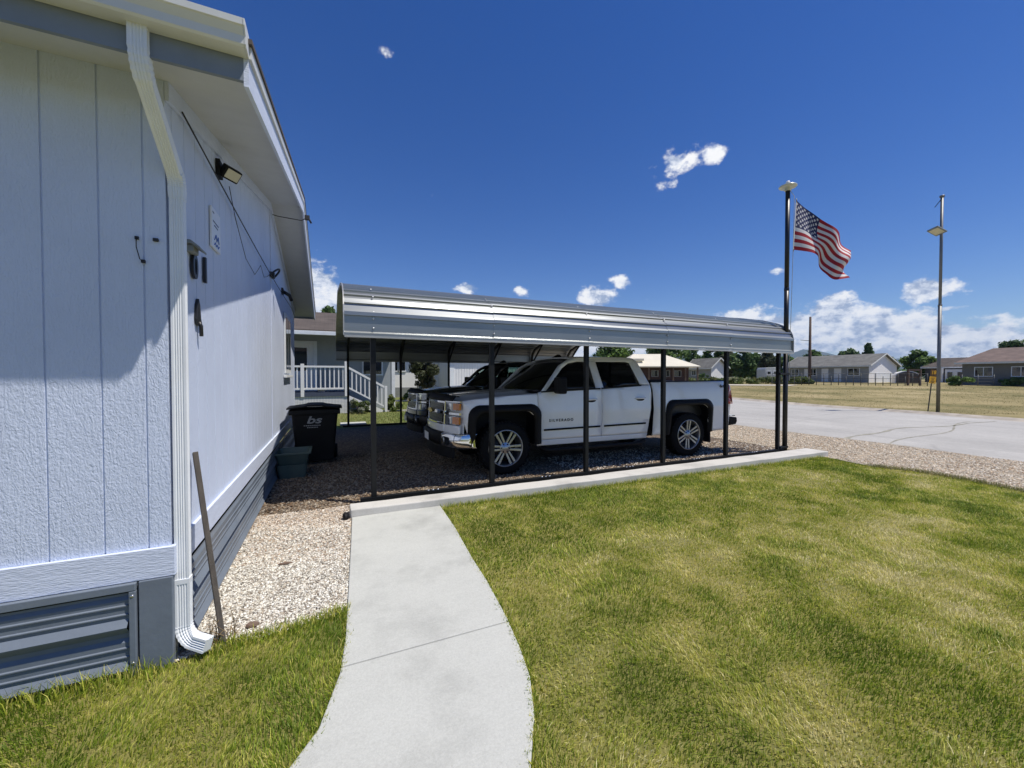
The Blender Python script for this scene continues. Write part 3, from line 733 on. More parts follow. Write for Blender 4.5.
# skirting
def skirt_profile(z0, z1):
    """outward offset against height: flat, two small ribs, a sloping ledge, a dark recess"""
    P = []; z = z0
    H = (z1 - z0) / 2
    for k in range(2):
        b = z0 + k * H
        P += [(b, .0), (b + .010, .0), (b + .050, .036), (b + .056, .038), (b + .090, .012), (b + .105, .012), (b + .109, .018), (b + .114, .018), (b + .118, .012),
              (b + .150, .012), (b + .154, .018), (b + .159, .018), (b + .163, .012), (b + H - .03, .012), (b + H - .012, .0)]
    P.append((z1, 0)); return P
SP_ = skirt_profile(-.02, .41)
m = MB(); vs = []
for z, o in SP_: vs += [(-9.0, HY - .012 - o, z), (HX - .165, HY - .012 - o, z)]
m.add(vs, [(2 * i, 2 * i + 1, 2 * i + 3, 2 * i + 2) for i in range(len(SP_) - 1)]); ob('skirting_panel', m, m_slate, home)
m = MB(); vs = []
SP2 = skirt_profile(-.03, .43)
for z, o in SP2: vs += [(HX + .008 + o, HY + .06, z), (HX + .008 + o, HB, z)]
m.add(vs, [(2 * i, 2 * i + 1, 2 * i + 3, 2 * i + 2) for i in range(len(SP2) - 1)]); ob('skirting_panel', m, m_slate, home)
m = MB(); m.box((-9.0, HY - .042, .425), (HX - .132, HY - .0, .463)); m.box((HX - .160, HY - .042, -.02), (HX - .132, HY, .4245)); m.box((-9.0, HY - .07, -.08), (HX - .161, HY - .0, -.012))
ob('skirting_frame', m, m_slate, home, bevel=.004)
m = MB()
for x in (HX - .146,):
    for z in (.40, .06): m = MB(); ob('frame_screw', m.lathe([(0, .002), (.007, .002), (.008, 0.004)], 8, 'y', (x, HY - .046, z)), m_screw, home)
ob('corner_post', MB().box((HX - .125, HY - .03, -.08), (HX + .012, HY + .06, .463)), m_slate, home, bevel=.004)
# soffits, fascias, gutter, roof
RX = HX + .425               # outer plane of the rake
EY = 2.27                   # face of the eave fascia
EYB = 2 * RIDGE - EY
def slope_slab(x0, x1, a, b, zo0, zo1):
    m = MB()
    return m.add([(x0, a, zs(a) + zo0), (x1, a, zs(a) + zo0), (x1, a, zs(a) + zo1), (x0, a, zs(a) + zo1), (x0, b, zs(b) + zo0), (x1, b, zs(b) + zo0), (x1, b, zs(b) + zo1), (x0, b, zs(b) + zo1)],
                 [(0, 1, 2, 3), (7, 6, 5, 4), (0, 4, 5, 1), (1, 5, 6, 2), (2, 6, 7, 3), (3, 7, 4, 0)])
for a, b in ((EY + .022, RIDGE), (RIDGE, EYB - .022)):
    ob('rake_soffit', slope_slab(HX + .001, RX - .022, a, b, 0, .012), m_soffit, home)
for a, b in ((EY + .022, HY), (HB, EYB - .022)):
    ob('eave_soffit', slope_slab(-9.4, HX, a, b, 0, .012), m_soffit, home)
for a, b in ((EY, RIDGE), (RIDGE, EYB)):
    ob('rake_fascia', slope_slab(RX - .02, RX, a, b, -.06, .13), m_trim, home)
    ob('drip_edge', slope_slab(RX + .0005, RX + .012, a, b, .075, .13), m_gutter, home)
    ob('roof', slope_slab(-9.45, RX + .02, a if a == RIDGE else a - .03, b if b == RIDGE else b + .03, .132, .155), m_shingle, home)
for y in (EY, EYB):
    s = 1 if y < RIDGE else -1
    ob('eave_fascia', MB().box((-9.4, y, zs(y) - .035), (RX - .0205, y + s * .02, zs(y) + .12)), m_fascia, home)
m = MB()
g0 = zs(EY) + .070
GH = .70
prof = [(EY - .002, g0), (EY - .075, g0), (EY - .085, g0 + .012), (EY - .088, g0 + .06), (EY - .106, g0 + .10), (EY - .114, g0 + .105), (EY - .116, g0 + .145), (EY - .110, g0 + .15), (EY - .106, g0 + .145), (EY - .104, g0 + .112), (EY - .080, g0 + .055), (EY - .075, g0 + .01), (EY - .006, g0 + .01), (EY - .006, g0 + .15), (EY - .002, g0 + .15)]
prof = [(a, g0 + (b - g0) * GH) for a, b in prof]
m.prism(prof, 'x', -9.4, RX - .004)
gt = ob('gutter', m, m_gutter, home)
m = MB(); m.prism([prof[0]] + prof[1:8] + [(EY - .002, g0 + .15 * GH)], 'x', RX - .003, RX + .004); ob('gutter_end_cap', m, m_gutter, gt, bevel=.001)
# downspout
ds_x = HX + .075
def rprof(w, h, fl=.0035):
    P = []
    for i in range(13):
        a = -w / 2 + w * i / 12; P.append((a, -h / 2 + (fl if i in (3, 5, 7, 9) else 0)))
    for i in range(7):
        b = -h / 2 + h * i / 6
        if i not in (0, 6): P.append((w / 2 - (fl if i in (2, 4) else 0), b))
    for i in range(13):
        a = w / 2 - w * i / 12; P.append((a, h / 2 - (fl if i in (3, 5, 7, 9) else 0)))
    for i in range(5):
        b = h / 2 - h * (i + 1) / 6; P.append((-w / 2 + (fl if i in (1, 3) else 0), b))
    return P
def arc(p, d0, d1, r, n):
    """bend between directions d0 and d1 starting at p"""
    d0, d1 = Vector(d0).normalized(), Vector(d1).normalized(); ang = d0.angle(d1); ax = d0.cross(d1).normalized(); out = [Vector(p)]; q = Vector(p)
    for i in range(n):
        st = Quaternion(ax, ang * (i + .5) / n) @ d0; q = q + st * (2 * r * math.sin(ang / n / 2)); out.append(q.copy())
    return out
dsp = ob('downspout', MB().sweep([(HX + .042, 2.658, 2.46), (HX + .042, 2.658, 1.4), (HX + .042, 2.658, .38)], rprof(.060, .048), (0, -1, 0)), m_white, home)
top = Vector((HX + .028, 2.262, g0 + .004)); end = Vector((HX + .042, 2.658, 2.46))
q0 = top + Vector((0, 0, -.085))
q1 = end + Vector((0, 0, .075))
dd = (q1 - q0)
A = [top] + arc(q0, (0, 0, -1), dd, .16, 10)
B = arc(Vector(q1) - dd.normalized() * .03, dd, (0, 0, -1), .10, 12)
shift = Vector((end.x, end.y, B[-1].z)) - B[-1]
B = [b + shift for b in B] + [end - Vector((0, 0, .03))]
cr = lambda k: [1.0 if i % 2 else 1.07 for i in range(k)]
ob('elbow', MB().sweep(A, rprof(.064, .054), (0, -1, .3), scales=[1.05] * 2 + cr(len(A) - 2)), m_white, dsp)
ob('slanted_pipe', MB().sweep([A[-1] - dd.normalized() * .02, B[0] + dd.normalized() * .02], rprof(.061, .050), (0, -.4, 1)), m_white, dsp)
ob('elbow', MB().sweep(B, rprof(.064, .051), (0, -1, .3), scales=cr(len(B) - 1) + [1]), m_white, dsp)
L0 = Vector((HX + .042, 2.658, .40)); L1 = Vector((HX + .042, 2.658, .17))
bd = Vector((1.0, -.62, -.22))
Cc = [L0, L0 - Vector((0, 0, .10)), L1] + arc(L1, (0, 0, -1), bd, .085, 12); Cc.append(Cc[-1] + bd.normalized() * .075)
ob('elbow', MB().sweep(Cc, rprof(.064, .052), (0, -1, .05), scales=[1.03, 1, 1] + cr(12) + [1.02, 1.05]), m_white, dsp)
m = MB(); m.box((HX + .009, 2.631, .40), (HX + .075, 2.686, .425)); ob('pipe_strap', m, m_white, dsp)
# far window
w = ob('window', MB().box((HX + .004, 8.25, 1.56), (HX + .03, 9.30, 2.66)).box((HX + .004, 8.15, 1.48), (HX + .055, 9.40, 1.53)), m_white, home, bevel=.004)
ob('pane', MB().box((HX + .031, 8.33, 1.64), (HX + .034, 8.74, 2.58)).box((HX + .031, 8.80, 1.64), (HX + .034, 9.22, 2.58)), m_glassw, w)
# house numbers: figures on the gable wall
for ch, y, z, s in (('0', 3.045, 2.165, .205), ('1', 3.27, 2.195, .23)):
    ob('house_number', place_text(ch, s, .008, (HX + .014, y, z), (0, 1, 0), (0, 0, 1)), m_blackm, home)
ob('wall_hook', MB().tube([(HX + .0, HY - .004, 0)] * 2, .001), m_blackm, home) if False else None
m = MB(); m.tube([(HX - .115, HY - .012, 2.20), (HX - .113, HY - .02, 2.15), (HX - .10, HY - .02, 2.09), (HX - .09, HY - .014, 2.085)], .0022, 6)
m.box((HX - .122, HY - .012, 2.19), (HX - .108, HY - .0, 2.205)); m.box((HX - .098, HY - .014, 2.075), (HX - .083, HY - .0, 2.09)); m.box((HX - .05, HY - .014, 2.19), (HX - .03, HY - .0, 2.205))
ob('wire_clip', m, m_wirem, home)

# ---- fittings on the gable wall
fl = thing('flood_light', 'black flood light with pale led face under the gable soffit', 'flood light', (HX, 3.68, 3.06))
fs = Vector((0, -.16, -.02))
ob('mount', MB().box((HX + .001, 3.63, 3.0), (HX + .03, 3.73, 3.12)).bar((HX + .03, 3.68, 3.07), (HX + .08, 3.68, 3.06), .035), m_black, fl, bevel=.004)
rot = Matrix.Translation((HX + .085, 3.69, 3.04)) @ Matrix.Rotation(R(-35), 4, 'Z') @ Matrix.Rotation(R(-52), 4, 'Y')
ob('housing', MB().box((-.045, -.068, -.02), (.05, .068, .03), mat=rot), m_black, fl, bevel=.008)
ob('lamp_face', MB().box((-.032, -.055, -.024), (.038, .055, -.0205), mat=rot), m_lens, fl)
sg = thing('wall_sign', 'small white notice with blue writing on the grey gable wall', 'sign', (HX, 3.55, 2.4))
ob('panel', MB().box((HX + .004, 3.44, 2.42), (HX + .018, 3.68, 2.70)), m_signw, sg, bevel=.002)
m = MB()
for k, (z, a, b) in enumerate(((2.66, 3.46, 3.50), (2.60, 3.47, 3.62), (2.575, 3.5, 3.60))): m.box((HX + .0183, a, z), (HX + .0193, b, z + .009))
ob('printed_line', m, m_blackm, sg)
m = MB()
pts = [(HX + .020, 3.50 + .03 * k + .008 * (k % 2), 2.50 + (.022 if k % 2 else -.022)) for k in range(5)]; m.tube(pts, .0035, 5)
pts = [(HX + .020, 3.49 + .028 * k, 2.45 + (.012 if k % 2 else -.010)) for k in range(6)]; m.tube(pts, .003, 5)
ob('blue_scrawl', m, m_blue, sg)
sl = thing('wall_lamp', 'small grey hooded wall lamp above the zero house number', 'wall lamp', (HX, 3.02, 2.27))
ob('hood', MB().prism([(HX + .001, 2.30), (HX + .03, 2.30), (HX + .075, 2.262), (HX + .075, 2.25), (HX + .03, 2.278), (HX + .001, 2.278)], 'y', 2.91, 3.05), m_greyl, sl, bevel=.004)
ob('lamp_body', MB().box((HX + .001, 2.93, 2.235), (HX + .04, 3.03, 2.277)), m_greyl, sl, bevel=.005)
bk = thing('wall_bracket', 'narrow black metal bracket on the sunlit gable wall below the house numbers', 'bracket', (HX, 3.12, 1.78))
ob('plate', MB().prism([(3.07, 1.86), (3.085, 1.945), (3.115, 1.99), (3.14, 1.95), (3.155, 1.87), (3.17, 1.845), (3.165, 1.82), (3.08, 1.825)], 'x', HX + .001, HX + .018), m_blackm, bk, bevel=.003)
ob('stem', MB().tube([(HX + .012, 3.125, 1.845), (HX + .022, 3.13, 1.82), (HX + .022, 3.135, 1.755)], .011, 8), m_blackm, bk)
# cables
m = MB(); P = []
for k in range(30):
    t = k / 29; y = 2.80 + t * 7.5; P.append((HX + .03, y, 2.965 - .06 * math.sin(t * math.pi) - .02 * t - max(0, (t - .9)) * .8))
m.tube(P, .0048, 7); cb = tag(ob('cable', m, m_wirem), 'thick black cable strung along the grey gable wall under the soffit', 'cable')
m = MB()
for z in (0,): m.tube([(HX + .02 + .09 * math.sin(a), 6.62 + .13 * math.cos(a) * (1 - z), 2.93 + .10 * math.sin(a) - z) for a in np.linspace(0, 5.2, 16)], .013, 6)
m.box((HX + .002, 6.56, 2.90), (HX + .05, 6.66, 2.98))
tag(ob('cable_coil', m, m_wirem), 'black coil of spare cable hanging at the middle of the gable wall', 'cable')
m = MB(); m.tube([(HX + .02, 8.0, 2.98), (HX + .12, 8.02, 2.92), (HX + .14, 8.1, 2.85)], .03, 7); m.box((HX + .002, 7.93, 2.93), (HX + .03, 8.07, 3.03))
tag(ob('cable_clamp', m, m_wirem), 'small black clamp holding the cable near the far window', 'clamp')
m = MB(); P = [(HX + .035, 3.9, 3.03), (HX + .03, 4.15, 2.86), (HX + .03, 4.6, 2.64), (HX + .03, 5.1, 2.60), (HX + .03, 5.35, 2.72), (HX + .03, 5.5, 2.80), (HX + .03, 5.75, 2.72), (HX + .03, 6.0, 2.78), (HX + .03, 6.5, 2.95)]
m.tube(P, .003, 5); tag(ob('wire', m, m_wirem), 'thin loose black wire drooping from the flood light', 'wire')
m = MB(); m.tube([(HX + .03, RIDGE + .02, 3.80), (HX + .1, RIDGE + .03, 3.79), (RX - .03, RIDGE - .02, 3.76), (RX + .03, RIDGE - .02, 3.80)], .006, 5)
m.box((RX + .013, RIDGE - .05, 3.78), (RX + .08, RIDGE + .0, 3.84)); m.tube([(RX + .06, RIDGE - .02, 3.82), (RX + .10, RIDGE - .02, 3.74)], .014, 6)
tag(ob('wire_bracket', m, m_wirem), 'small black wire bracket on the white gable peak', 'bracket')

# ---- leaning board, stones, weeds by the downspout
a, b = Vector((-.565, 2.70, .0)), Vector((-.738, 2.93, 1.05))
tag(ob('wooden_stake', MB().bar(a, b, .062, .026, up=(1, .3, 0)), m_wood, bevel=.003), 'grey weathered wooden stake leaning on the house behind the downspout', 'stake')
def rock(c, r, lab, seed, mat=m_stonec):
    bm = bmesh.new(); bmesh.ops.create_icosphere(bm, subdivisions=2, radius=1); rg = np.random.default_rng(seed); m = MB()
    m.add([(c[0] + v.co.x * r[0] * rg.uniform(.85, 1.1), c[1] + v.co.y * r[1] * rg.uniform(.85, 1.1), c[2] + v.co.z * r[2] * rg.uniform(.8, 1.1)) for v in bm.verts], [tuple(v.index for v in f.verts) for f in bm.faces]); bm.free()
    return tag(ob('rock', m, mat), lab, 'rock')
rock((-.44, 2.80, .012), (.035, .025, .02), 'brown rock on the gravel near the downspout outlet', 1)
rock((-.34, 3.62, .012), (.055, .012, .012), 'flat brown chip of bark lying on the pale gravel', 2)
rock((.13, 4.52, .03), (.035, .05, .05), 'dark rusty lump at the left end of the concrete kerb', 3, m_black)
m = MB(); rg = random.Random(4)
for k in range(26):
    x, y = -.64 + rg.random() * .13, 2.66 + rg.random() * .12; a = rg.random() * 6.28; h = .05 + rg.random() * .12
    m.tube([(x, y, 0), (x + .02 * math.cos(a), y + .02 * math.sin(a), h * .6), (x + .06 * math.cos(a), y + .06 * math.sin(a), h)], [.0025, .002, .0008], 4)
tag(ob('weed', m, M('dry weed stalk', (.30, .21, .10), .9, var=.3)), 'dry brown weed tuft behind the downspout outlet', 'weed')

# ---- wheeled bin
bn = thing('wheeled_bin', 'black wheeled rubbish bin with lid shut and white emblem', 'bin', (-.27, 7.85, 0))
def tub(w0, d0, w1, d1, h, t, cx, cy, z, n=5):
    """open tapered box with rounded corners: bottom w0 x d0, top w1 x d1"""
    def ring(w, d, zz, r):
        P = []
        for sx, sy, a0 in ((1, 1, 0), (-1, 1, 90), (-1, -1, 180), (1, -1, 270)):
            for k in range(n):
                a = R(a0 + 90 * k / (n - 1)); P.append((cx + sx * (w / 2 - r) + r * math.cos(a), cy + sy * (d / 2 - r) + r * math.sin(a), zz))
        return P
    k = 4 * n; rings = [ring(w0, d0, z, .04), ring(w1, d1, z + h, .05), ring(w1 - 2 * t, d1 - 2 * t, z + h, .04), ring(w0 - 2 * t, d0 - 2 * t, z + t, .03)]
    m = MB(); vs = sum(rings, [])
    fs = [tuple(range(k))[::-1], tuple(range(3 * k, 4 * k))]
    for j in range(3): fs += [(j * k + i, j * k + (i + 1) % k, (j + 1) * k + (i + 1) % k, (j + 1) * k + i) for i in range(k)]
    return m.add(vs, fs)
ob('body', tub(.56, .58, .72, .74, .88, .02, -.25, 7.85, .06), m_black, bn, bevel=.006)
m = MB(); m.box((-.64, 7.46, .86), (.14, 8.24, .945)); ob('rim', m, m_black, bn, bevel=.015)
m = MB()
def lidf(u, v):
    x = -.67 + u * .84; y = 7.43 + v * .84
    return (x, y, .955 + .075 * math.sin(math.pi * min(1, .12 + .76 * u)) * (.55 + .45 * math.sin(math.pi * min(1, v * .9 + .1))) + (.015 if abs(u - .5) < .2 else 0))
m.grid(lidf, 14, 14); ob('lid', m, m_black, bn, solid=.02)
m = MB(); m.tube([(-.50, 8.29, .96), (.02, 8.29, .96)], .018, 8); m.box((-.52, 8.22, .93), (-.48, 8.30, .98)); m.box((.0, 8.22, .93), (.04, 8.30, .98)); ob('handle', m, m_black, bn)
for x in (-.57, .07): ob('wheel', MB().lathe([(0, -.03), (.12, -.03), (.13, -.015), (.13, .015), (.12, .03), (0, .03)], 20, 'x', (x, 8.13, .13)), m_black, bn)
fy = lambda z: 7.85 - (.29 + .08 * (z - .06) / .88) - .002
mk = place_text('bs', .17, .002, (-.27, fy(.76) - .004, .765), (1, 0, 0), (0, -.09, 1), .25)
mk.v = [(-.27 + (v[0] + .27) * 1.5, v[1], v[2]) for v in mk.v]; m_faded = M('faded white print', (.27, .28, .29), .7, var=.2, scale=30); ob('emblem', mk, m_faded, bn)
m = MB()
for z, x0, x1, k in ((.668, -.42, -.16, 9), (.635, -.37, -.20, 7)):
    for i in range(k):
        a = x0 + (x1 - x0) * i / k; m.box((a, fy(z) - .001, z), (a + (x1 - x0) / k * .72, fy(z) + .004, z + .016))
ob('small_print', m, m_faded, bn)
# ---- two stacked totes
t1 = thing('plastic_tote', 'grey green plastic tote at the bottom of a stack beside the black bin', 'tote', (-.53, 6.85, 0), 0, 'stacked totes by the house')
ob('body', tub(.34, .40, .40, .46, .20, .012, -.53, 6.85, .005), m_teal, t1)
t2 = thing('plastic_tote', 'grey green open plastic tote set askew on top of another tote', 'tote', (-.55, 6.93, .20), 0, 'stacked totes by the house')
ob('body', tub(.36, .42, .45, .56, .20, .012, -.53, 6.92, .17), m_teal, t2)
m = MB()
for a, b in (((-.765, 6.635), (-.295, 6.635)), ((-.295, 6.635), (-.295, 7.205)), ((-.295, 7.205), (-.765, 7.205)), ((-.765, 7.205), (-.765, 6.635))): m.bar((a[0], a[1], .365), (b[0], b[1], .365), .025, .022)
ob('rim', m, m_teal, t2)

# ================================================================== CARPORT
CP_X0, CP_X1, YN, YF = .14, 8.19, 4.86, 12.60
cp = thing('carport', 'grey corrugated metal carport with rounded eaves over the parked trucks', 'carport', (4.2, 8.7, 0))
YR = (YN + YF) / 2; ZE, ZB, ZR = 1.965, 2.36, 3.18
def half_profile():
    """outline of the near half of the roof from eave lip to ridge, ribs running along x"""
    core = [(YN, ZE), (YN, 2.215), (YN + .018, 2.30), (YN + .06, 2.385), (YN + .13, 2.455), (YN + .30, 2.54), (YN + .6, 2.64), (YN + 1.1, 2.755), (YN + 1.6, 2.845), (YR, ZR)]
    global CORE
    CORE = core
    # resample by arc length
    seg = [math.dist(core[i], core[i + 1]) for i in range(len(core) - 1)]; tot = sum(seg)
    def P(s):
        for i, l in enumerate(seg):
            if s <= l or i == len(seg) - 1:
                t = s / l; a, b = core[i], core[i + 1]; d = ((b[0] - a[0]) / l, (b[1] - a[1]) / l); return (a[0] + (b[0] - a[0]) * t, a[1] + (b[1] - a[1]) * t), (-d[1], d[0])
            s -= l
    out = []
    S = [(0, .022), (.028, .022), (.048, 0), (.10, 0), (.17, 0), (.222, 0), (.226, .026), (.262, .027), (.30, .004)]
    b = .36
    while b < tot - .15: S += [(b, 0), (b + .007, .020), (b + .030, .020), (b + .045, 0), (b + .085, 0)]; b += .125
    S = [q for q in S if q[0] < tot - .001] + [(tot, .0)]
    for s, h in S:
        p, n_ = P(s); out.append((p[0] + n_[0] * h, p[1] + n_[1] * h))
    return out
hp = half_profile()
full = hp + [(2 * YR - y, z) for y, z in hp[::-1][1:]]
posts_x = [.45, 1.94, 3.44, 4.95, 6.44, 7.90]
cuts_x = [CP_X0] + posts_x[1:5] + [CP_X1]
for i in range(5):
    a, b = cuts_x[i], cuts_x[i + 1] + (.05 if i < 4 else 0); lift = .0035 if i % 2 else 0
    m = MB(); vs = []
    cent = lambda y, z: (y + (lift * (-1 if y < YR else 1) * .7), z + lift)
    for y, z in full:
        q = cent(y, z); vs += [(a, q[0], q[1]), (b, q[0], q[1])]
    m.add(vs, [(2 * k, 2 * k + 1, 2 * k + 3, 2 * k + 2) for k in range(len(full) - 1)])
    rp = ob('roof_panel', m, m_roofm, cp, solid=.002)
cfull = CORE + [(2 * YR - y, z) for y, z in CORE[::-1][1:]]
for x in (CP_X0 - .007, CP_X1 + .007):
    m = MB(); vs = []
    for i, (y, z) in enumerate(cfull):
        p, q = cfull[max(0, i - 1)], cfull[min(len(cfull) - 1, i + 1)]; l = math.dist(p, q); ny, nz = -(q[1] - p[1]) / l, (q[0] - p[0]) / l
        for dx, o in ((-.006, -.012), (.006, -.012), (.006, .028), (-.006, .028)): vs.append((x + dx, y + ny * o, z + nz * o))
    k = len(cfull); m.add(vs, [(4 * i + j, 4 * i + (j + 1) % 4, 4 * i + 4 + (j + 1) % 4, 4 * i + 4 + j) for i in range(k - 1) for j in range(4)] + [(0, 1, 2, 3), (4 * k - 1, 4 * k - 2, 4 * k - 3, 4 * k - 4)])
    ob('edge_trim', m, m_roofi, cp)
m = MB(); m.bar((CP_X0, YN - .012, ZE - .012), (CP_X1, YN - .012, ZE - .012), .05, .022); ob('eave_lip', m, m_roofi, cp)
m = MB(); m.bar((CP_X0, 2 * YR - YN + .012, ZE - .012), (CP_X1, 2 * YR - YN + .012, ZE - .012), .05, .022); ob('eave_lip', m, m_roofm, cp)
m = MB(); m.prism([(YR - .2, ZR - .03), (YR - .2, ZR - .022), (YR, ZR + .03), (YR + .2, ZR - .022), (YR + .2, ZR - .03), (YR, ZR + .022)], 'x', CP_X0 - .004, CP_X1 + .004); ob('ridge_cap', m, m_roofm, cp)
sc0 = None
for x in posts_x[:5]:
    for y, z in ((YN - .004, ZE + .09), (YN - .004, ZE + .20), (YN + .0, 2.24), (YN + .07, 2.425), (YN + .32, 2.56)):
        c = Vector((x, y, z)); nrm = Vector((0, -1, 0)) if z < 2.3 else Vector((0, -.6, .8))
        m = MB(); m.tube([c - nrm * .004, c + nrm * .010, c + nrm * .013], [.012, .012, .006], 8); ob('screw', m, m_screw, cp)
ZG = .03
PY = 4.94
for yy in (PY, 2 * YR - PY):
    for x in posts_x:
        p = ob('post', MB().box((x - .03, yy - .03, ZG + .058), (x + .03, yy + .03, 2.20)), m_steel, cp, bevel=.003)
    m = MB(); m.box((.30, yy - .03, ZG), (8.05, yy + .03, ZG + .057))
    br = ob('base_rail', m, m_steel, cp, bevel=.003)
    if yy == PY:
        for x in (1.15, 2.75, 4.25, 5.7, 7.2):
            for dx in (-.06, 0, .06): ob('anchor_bolt', MB().lathe([(0, .012), (.012, .01), (.013, 0)], 8, 'z', (x + dx, yy - .018, ZG + .057)), m_screw, br)
for x in posts_x:
    m = MB(); ya, yb = PY, 2 * YR - PY
    pts = [(x, ya, 2.16), (x, ya + .03, 2.27), (x, ya + .22, 2.43), (x, ya + 1.02, 2.68), (x, YR, ZR - .065), (x, yb - 1.02, 2.68), (x, yb - .22, 2.43), (x, yb - .03, 2.27), (x, yb, 2.16)]
    m.sweep(pts, [(-.03, -.03), (.03, -.03), (.03, .03), (-.03, .03)], (1, 0, 0)); rf = ob('rafter', m, m_steel, cp)
    for s, y in ((1, ya), (-1, yb)):
        ob('knee_brace', MB().bar((x, y, 1.95), (x, y + s * .75, 2.56), .05, .03, up=(1, 0, 0)), m_steel, cp)

# ================================================================== FLAGPOLE AND FLAG
FPX, FPY = 8.11, 4.93
fp = thing('flagpole', 'black flagpole with pale solar disc strapped to the corner of the carport', 'flagpole', (FPX, FPY, 0))
ob('pole', MB().tube([(FPX, FPY, .0), (FPX, FPY, 2.2)], .043, 16).tube([(FPX, FPY, 2.2), (FPX, FPY, 3.2)], .042, 16).tube([(FPX, FPY, 3.2), (FPX, FPY, 5.12)], .040, 16).lathe([(.041, 3.16), (.045, 3.18), (.045, 3.22), (.036, 3.24)], 16, 'z', (FPX, FPY, 0)), m_blackm, fp)
ob('solar_light', MB().lathe([(0, 5.235), (.05, 5.23), (.15, 5.195), (.155, 5.18), (.14, 5.165), (.06, 5.15), (.055, 5.10), (0, 5.10)], 22, 'z', (FPX, FPY, 0)), m_brass, fp)
ob('finial', MB().lathe([(0, 5.30), (.03, 5.285), (.04, 5.26), (.03, 5.232), (0, 5.225)], 14, 'z', (FPX, FPY, 0)), m_signw, fp)
for z in (2.0, 1.55):
    ob('bracket', MB().box((7.88, FPY - .05, z - .02), (FPX + .05, FPY + .05, z + .02)), m_steel, fp, bevel=.004)
ob('bracket', MB().box((7.92, FPY - .04, .10), (FPX + .045, FPY + .04, .14)), m_steel, fp, bevel=.004)
ob('cleat', MB().bar((FPX + .05, FPY - .03, 1.42), (FPX + .05, FPY - .03, 1.58), .02, .02).bar((FPX + .035, FPY - .01, 1.5), (FPX + .05, FPY - .03, 1.5), .02), m_galv, fp)
hp0 = Vector((FPX, FPY, 0)) + rgt * .13
ob('halyard', MB().tube([(FPX, FPY - .04, 5.10), (hp0.x, hp0.y, 5.0), (hp0.x - .02 * rgt.x, hp0.y, 4.05), (FPX + .06, FPY - .03, 1.5)], .005, 5), m_rope, fp)
d_f = FPX * FX + FPY * FY
def fpt(px, py):     # metres in the plane of the flag, from the pole
    return ((px - 784.6) * d_f / F_PX, zat(py, d_f))
TOP = [fpt(*p) for p in ((792, 201), (806, 211), (821, 224), (836, 238), (851, 252))]
BOT = [fpt(*p) for p in ((789.5, 250.5), (808, 253), (820, 257.5), (823.5, 268), (829, 281), (843, 279))]
def poly_at(P, u):
    seg = [math.dist(P[i], P[i + 1]) for i in range(len(P) - 1)]; s = u * sum(seg)
    for i, l in enumerate(seg):
        if s <= l or i == len(seg) - 1: return (P[i][0] + (P[i + 1][0] - P[i][0]) * s / l, P[i][1] + (P[i + 1][1] - P[i][1]) * s / l)
        s -= l
def smooth_at(P, u):
    a = 0, 0; w = 0; r = [0, 0]
    for k in range(-3, 4):
        q = poly_at(P, min(1, max(0, u + k * .022))); r[0] += q[0]; r[1] += q[1]; w += 1
    return r[0] / w, r[1] / w
fl = thing('flag', 'american flag hanging slack and folded in the wind from the black pole', 'flag', (hp0.x, hp0.y, 4.55))
NU, NV = 190, 117
m = MB()
out = Vector((FX, FY, 0))
def fpos(u, v):
    a, b = smooth_at(TOP, u), smooth_at(BOT, u)
    x = a[0] + (b[0] - a[0]) * v; z = a[1] + (b[1] - a[1]) * v
    amp = .075 * min(1, u * 2.2)
    # creases run down from the hoist across the stripes
    y = amp * math.sin(7.5 * u - 3.2 * v + .4) + .05 * u * math.sin(17 * u + 5 * v) + .08 * u * v * math.sin(4 * u + 6 * v)
    return Vector((FPX, FPY, 0)) + rgt * (x + .018 * u * math.sin(9 * v + 5 * u)) + out * y + Vector((0, 0, z + .004 * u * math.sin(14 * u + 3 * v)))
vs = [fpos(i / NU, j / NV) for j in range(NV + 1) for i in range(NU + 1)]
CW, CH = .4, 7 / 13
stars = []
for r_ in range(9):
    for c_ in range(6 if r_ % 2 == 0 else 5):
        stars.append((((c_ * 2 + 1 + (r_ % 2)) / 12) * CW, ((r_ + 1) / 10) * CH))
def in_star(du, dv):
    r = math.hypot(du, dv)
    if r > .034: return False
    a = (math.atan2(du, -dv) + math.pi / 5) % (2 * math.pi / 5) - math.pi / 5
    return r < .034 * .42 / max(.2, math.cos(abs(a) - math.pi / 5) ) * 1.05 or r < .034 * (1 - abs(a) / (math.pi / 5) * .62)
fs = []; mi = []
for j in range(NV):
    for i in range(NU):
        u, v = (i + .5) / NU, (j + .5) / NV
        fs.append((j * (NU + 1) + i, j * (NU + 1) + i + 1, (j + 1) * (NU + 1) + i + 1, (j + 1) * (NU + 1) + i))
        if u < CW and v < CH:
            k = 2
            for su, sv in stars:
                if abs(u - su) < .03 and abs(v - sv) < .04 and in_star((u - su) * 1.9, v - sv): k = 1
        else: k = 0 if int(v * 13) % 2 == 0 else 1
        mi.append(k)
m.v = [tuple(v) for v in vs]; m.f = fs; m.mi = mi; m.sm = [True] * len(fs)
ob('cloth', m, [m_flagr, m_flagw, m_flagb], fl, recalc=False)
m = MB(); m.bar(fpos(0, -.01), fpos(0, 1.01), .028, .006); ob('header_tape', m, m_flagw, fl)
for v in (0, 1):
    c = fpos(0, v); m = MB(); m.tube([c + Vector((0, 0, .03)), c - Vector((0, 0, .03))], .01, 8); ob('snap_hook', m, m_galv, fl)
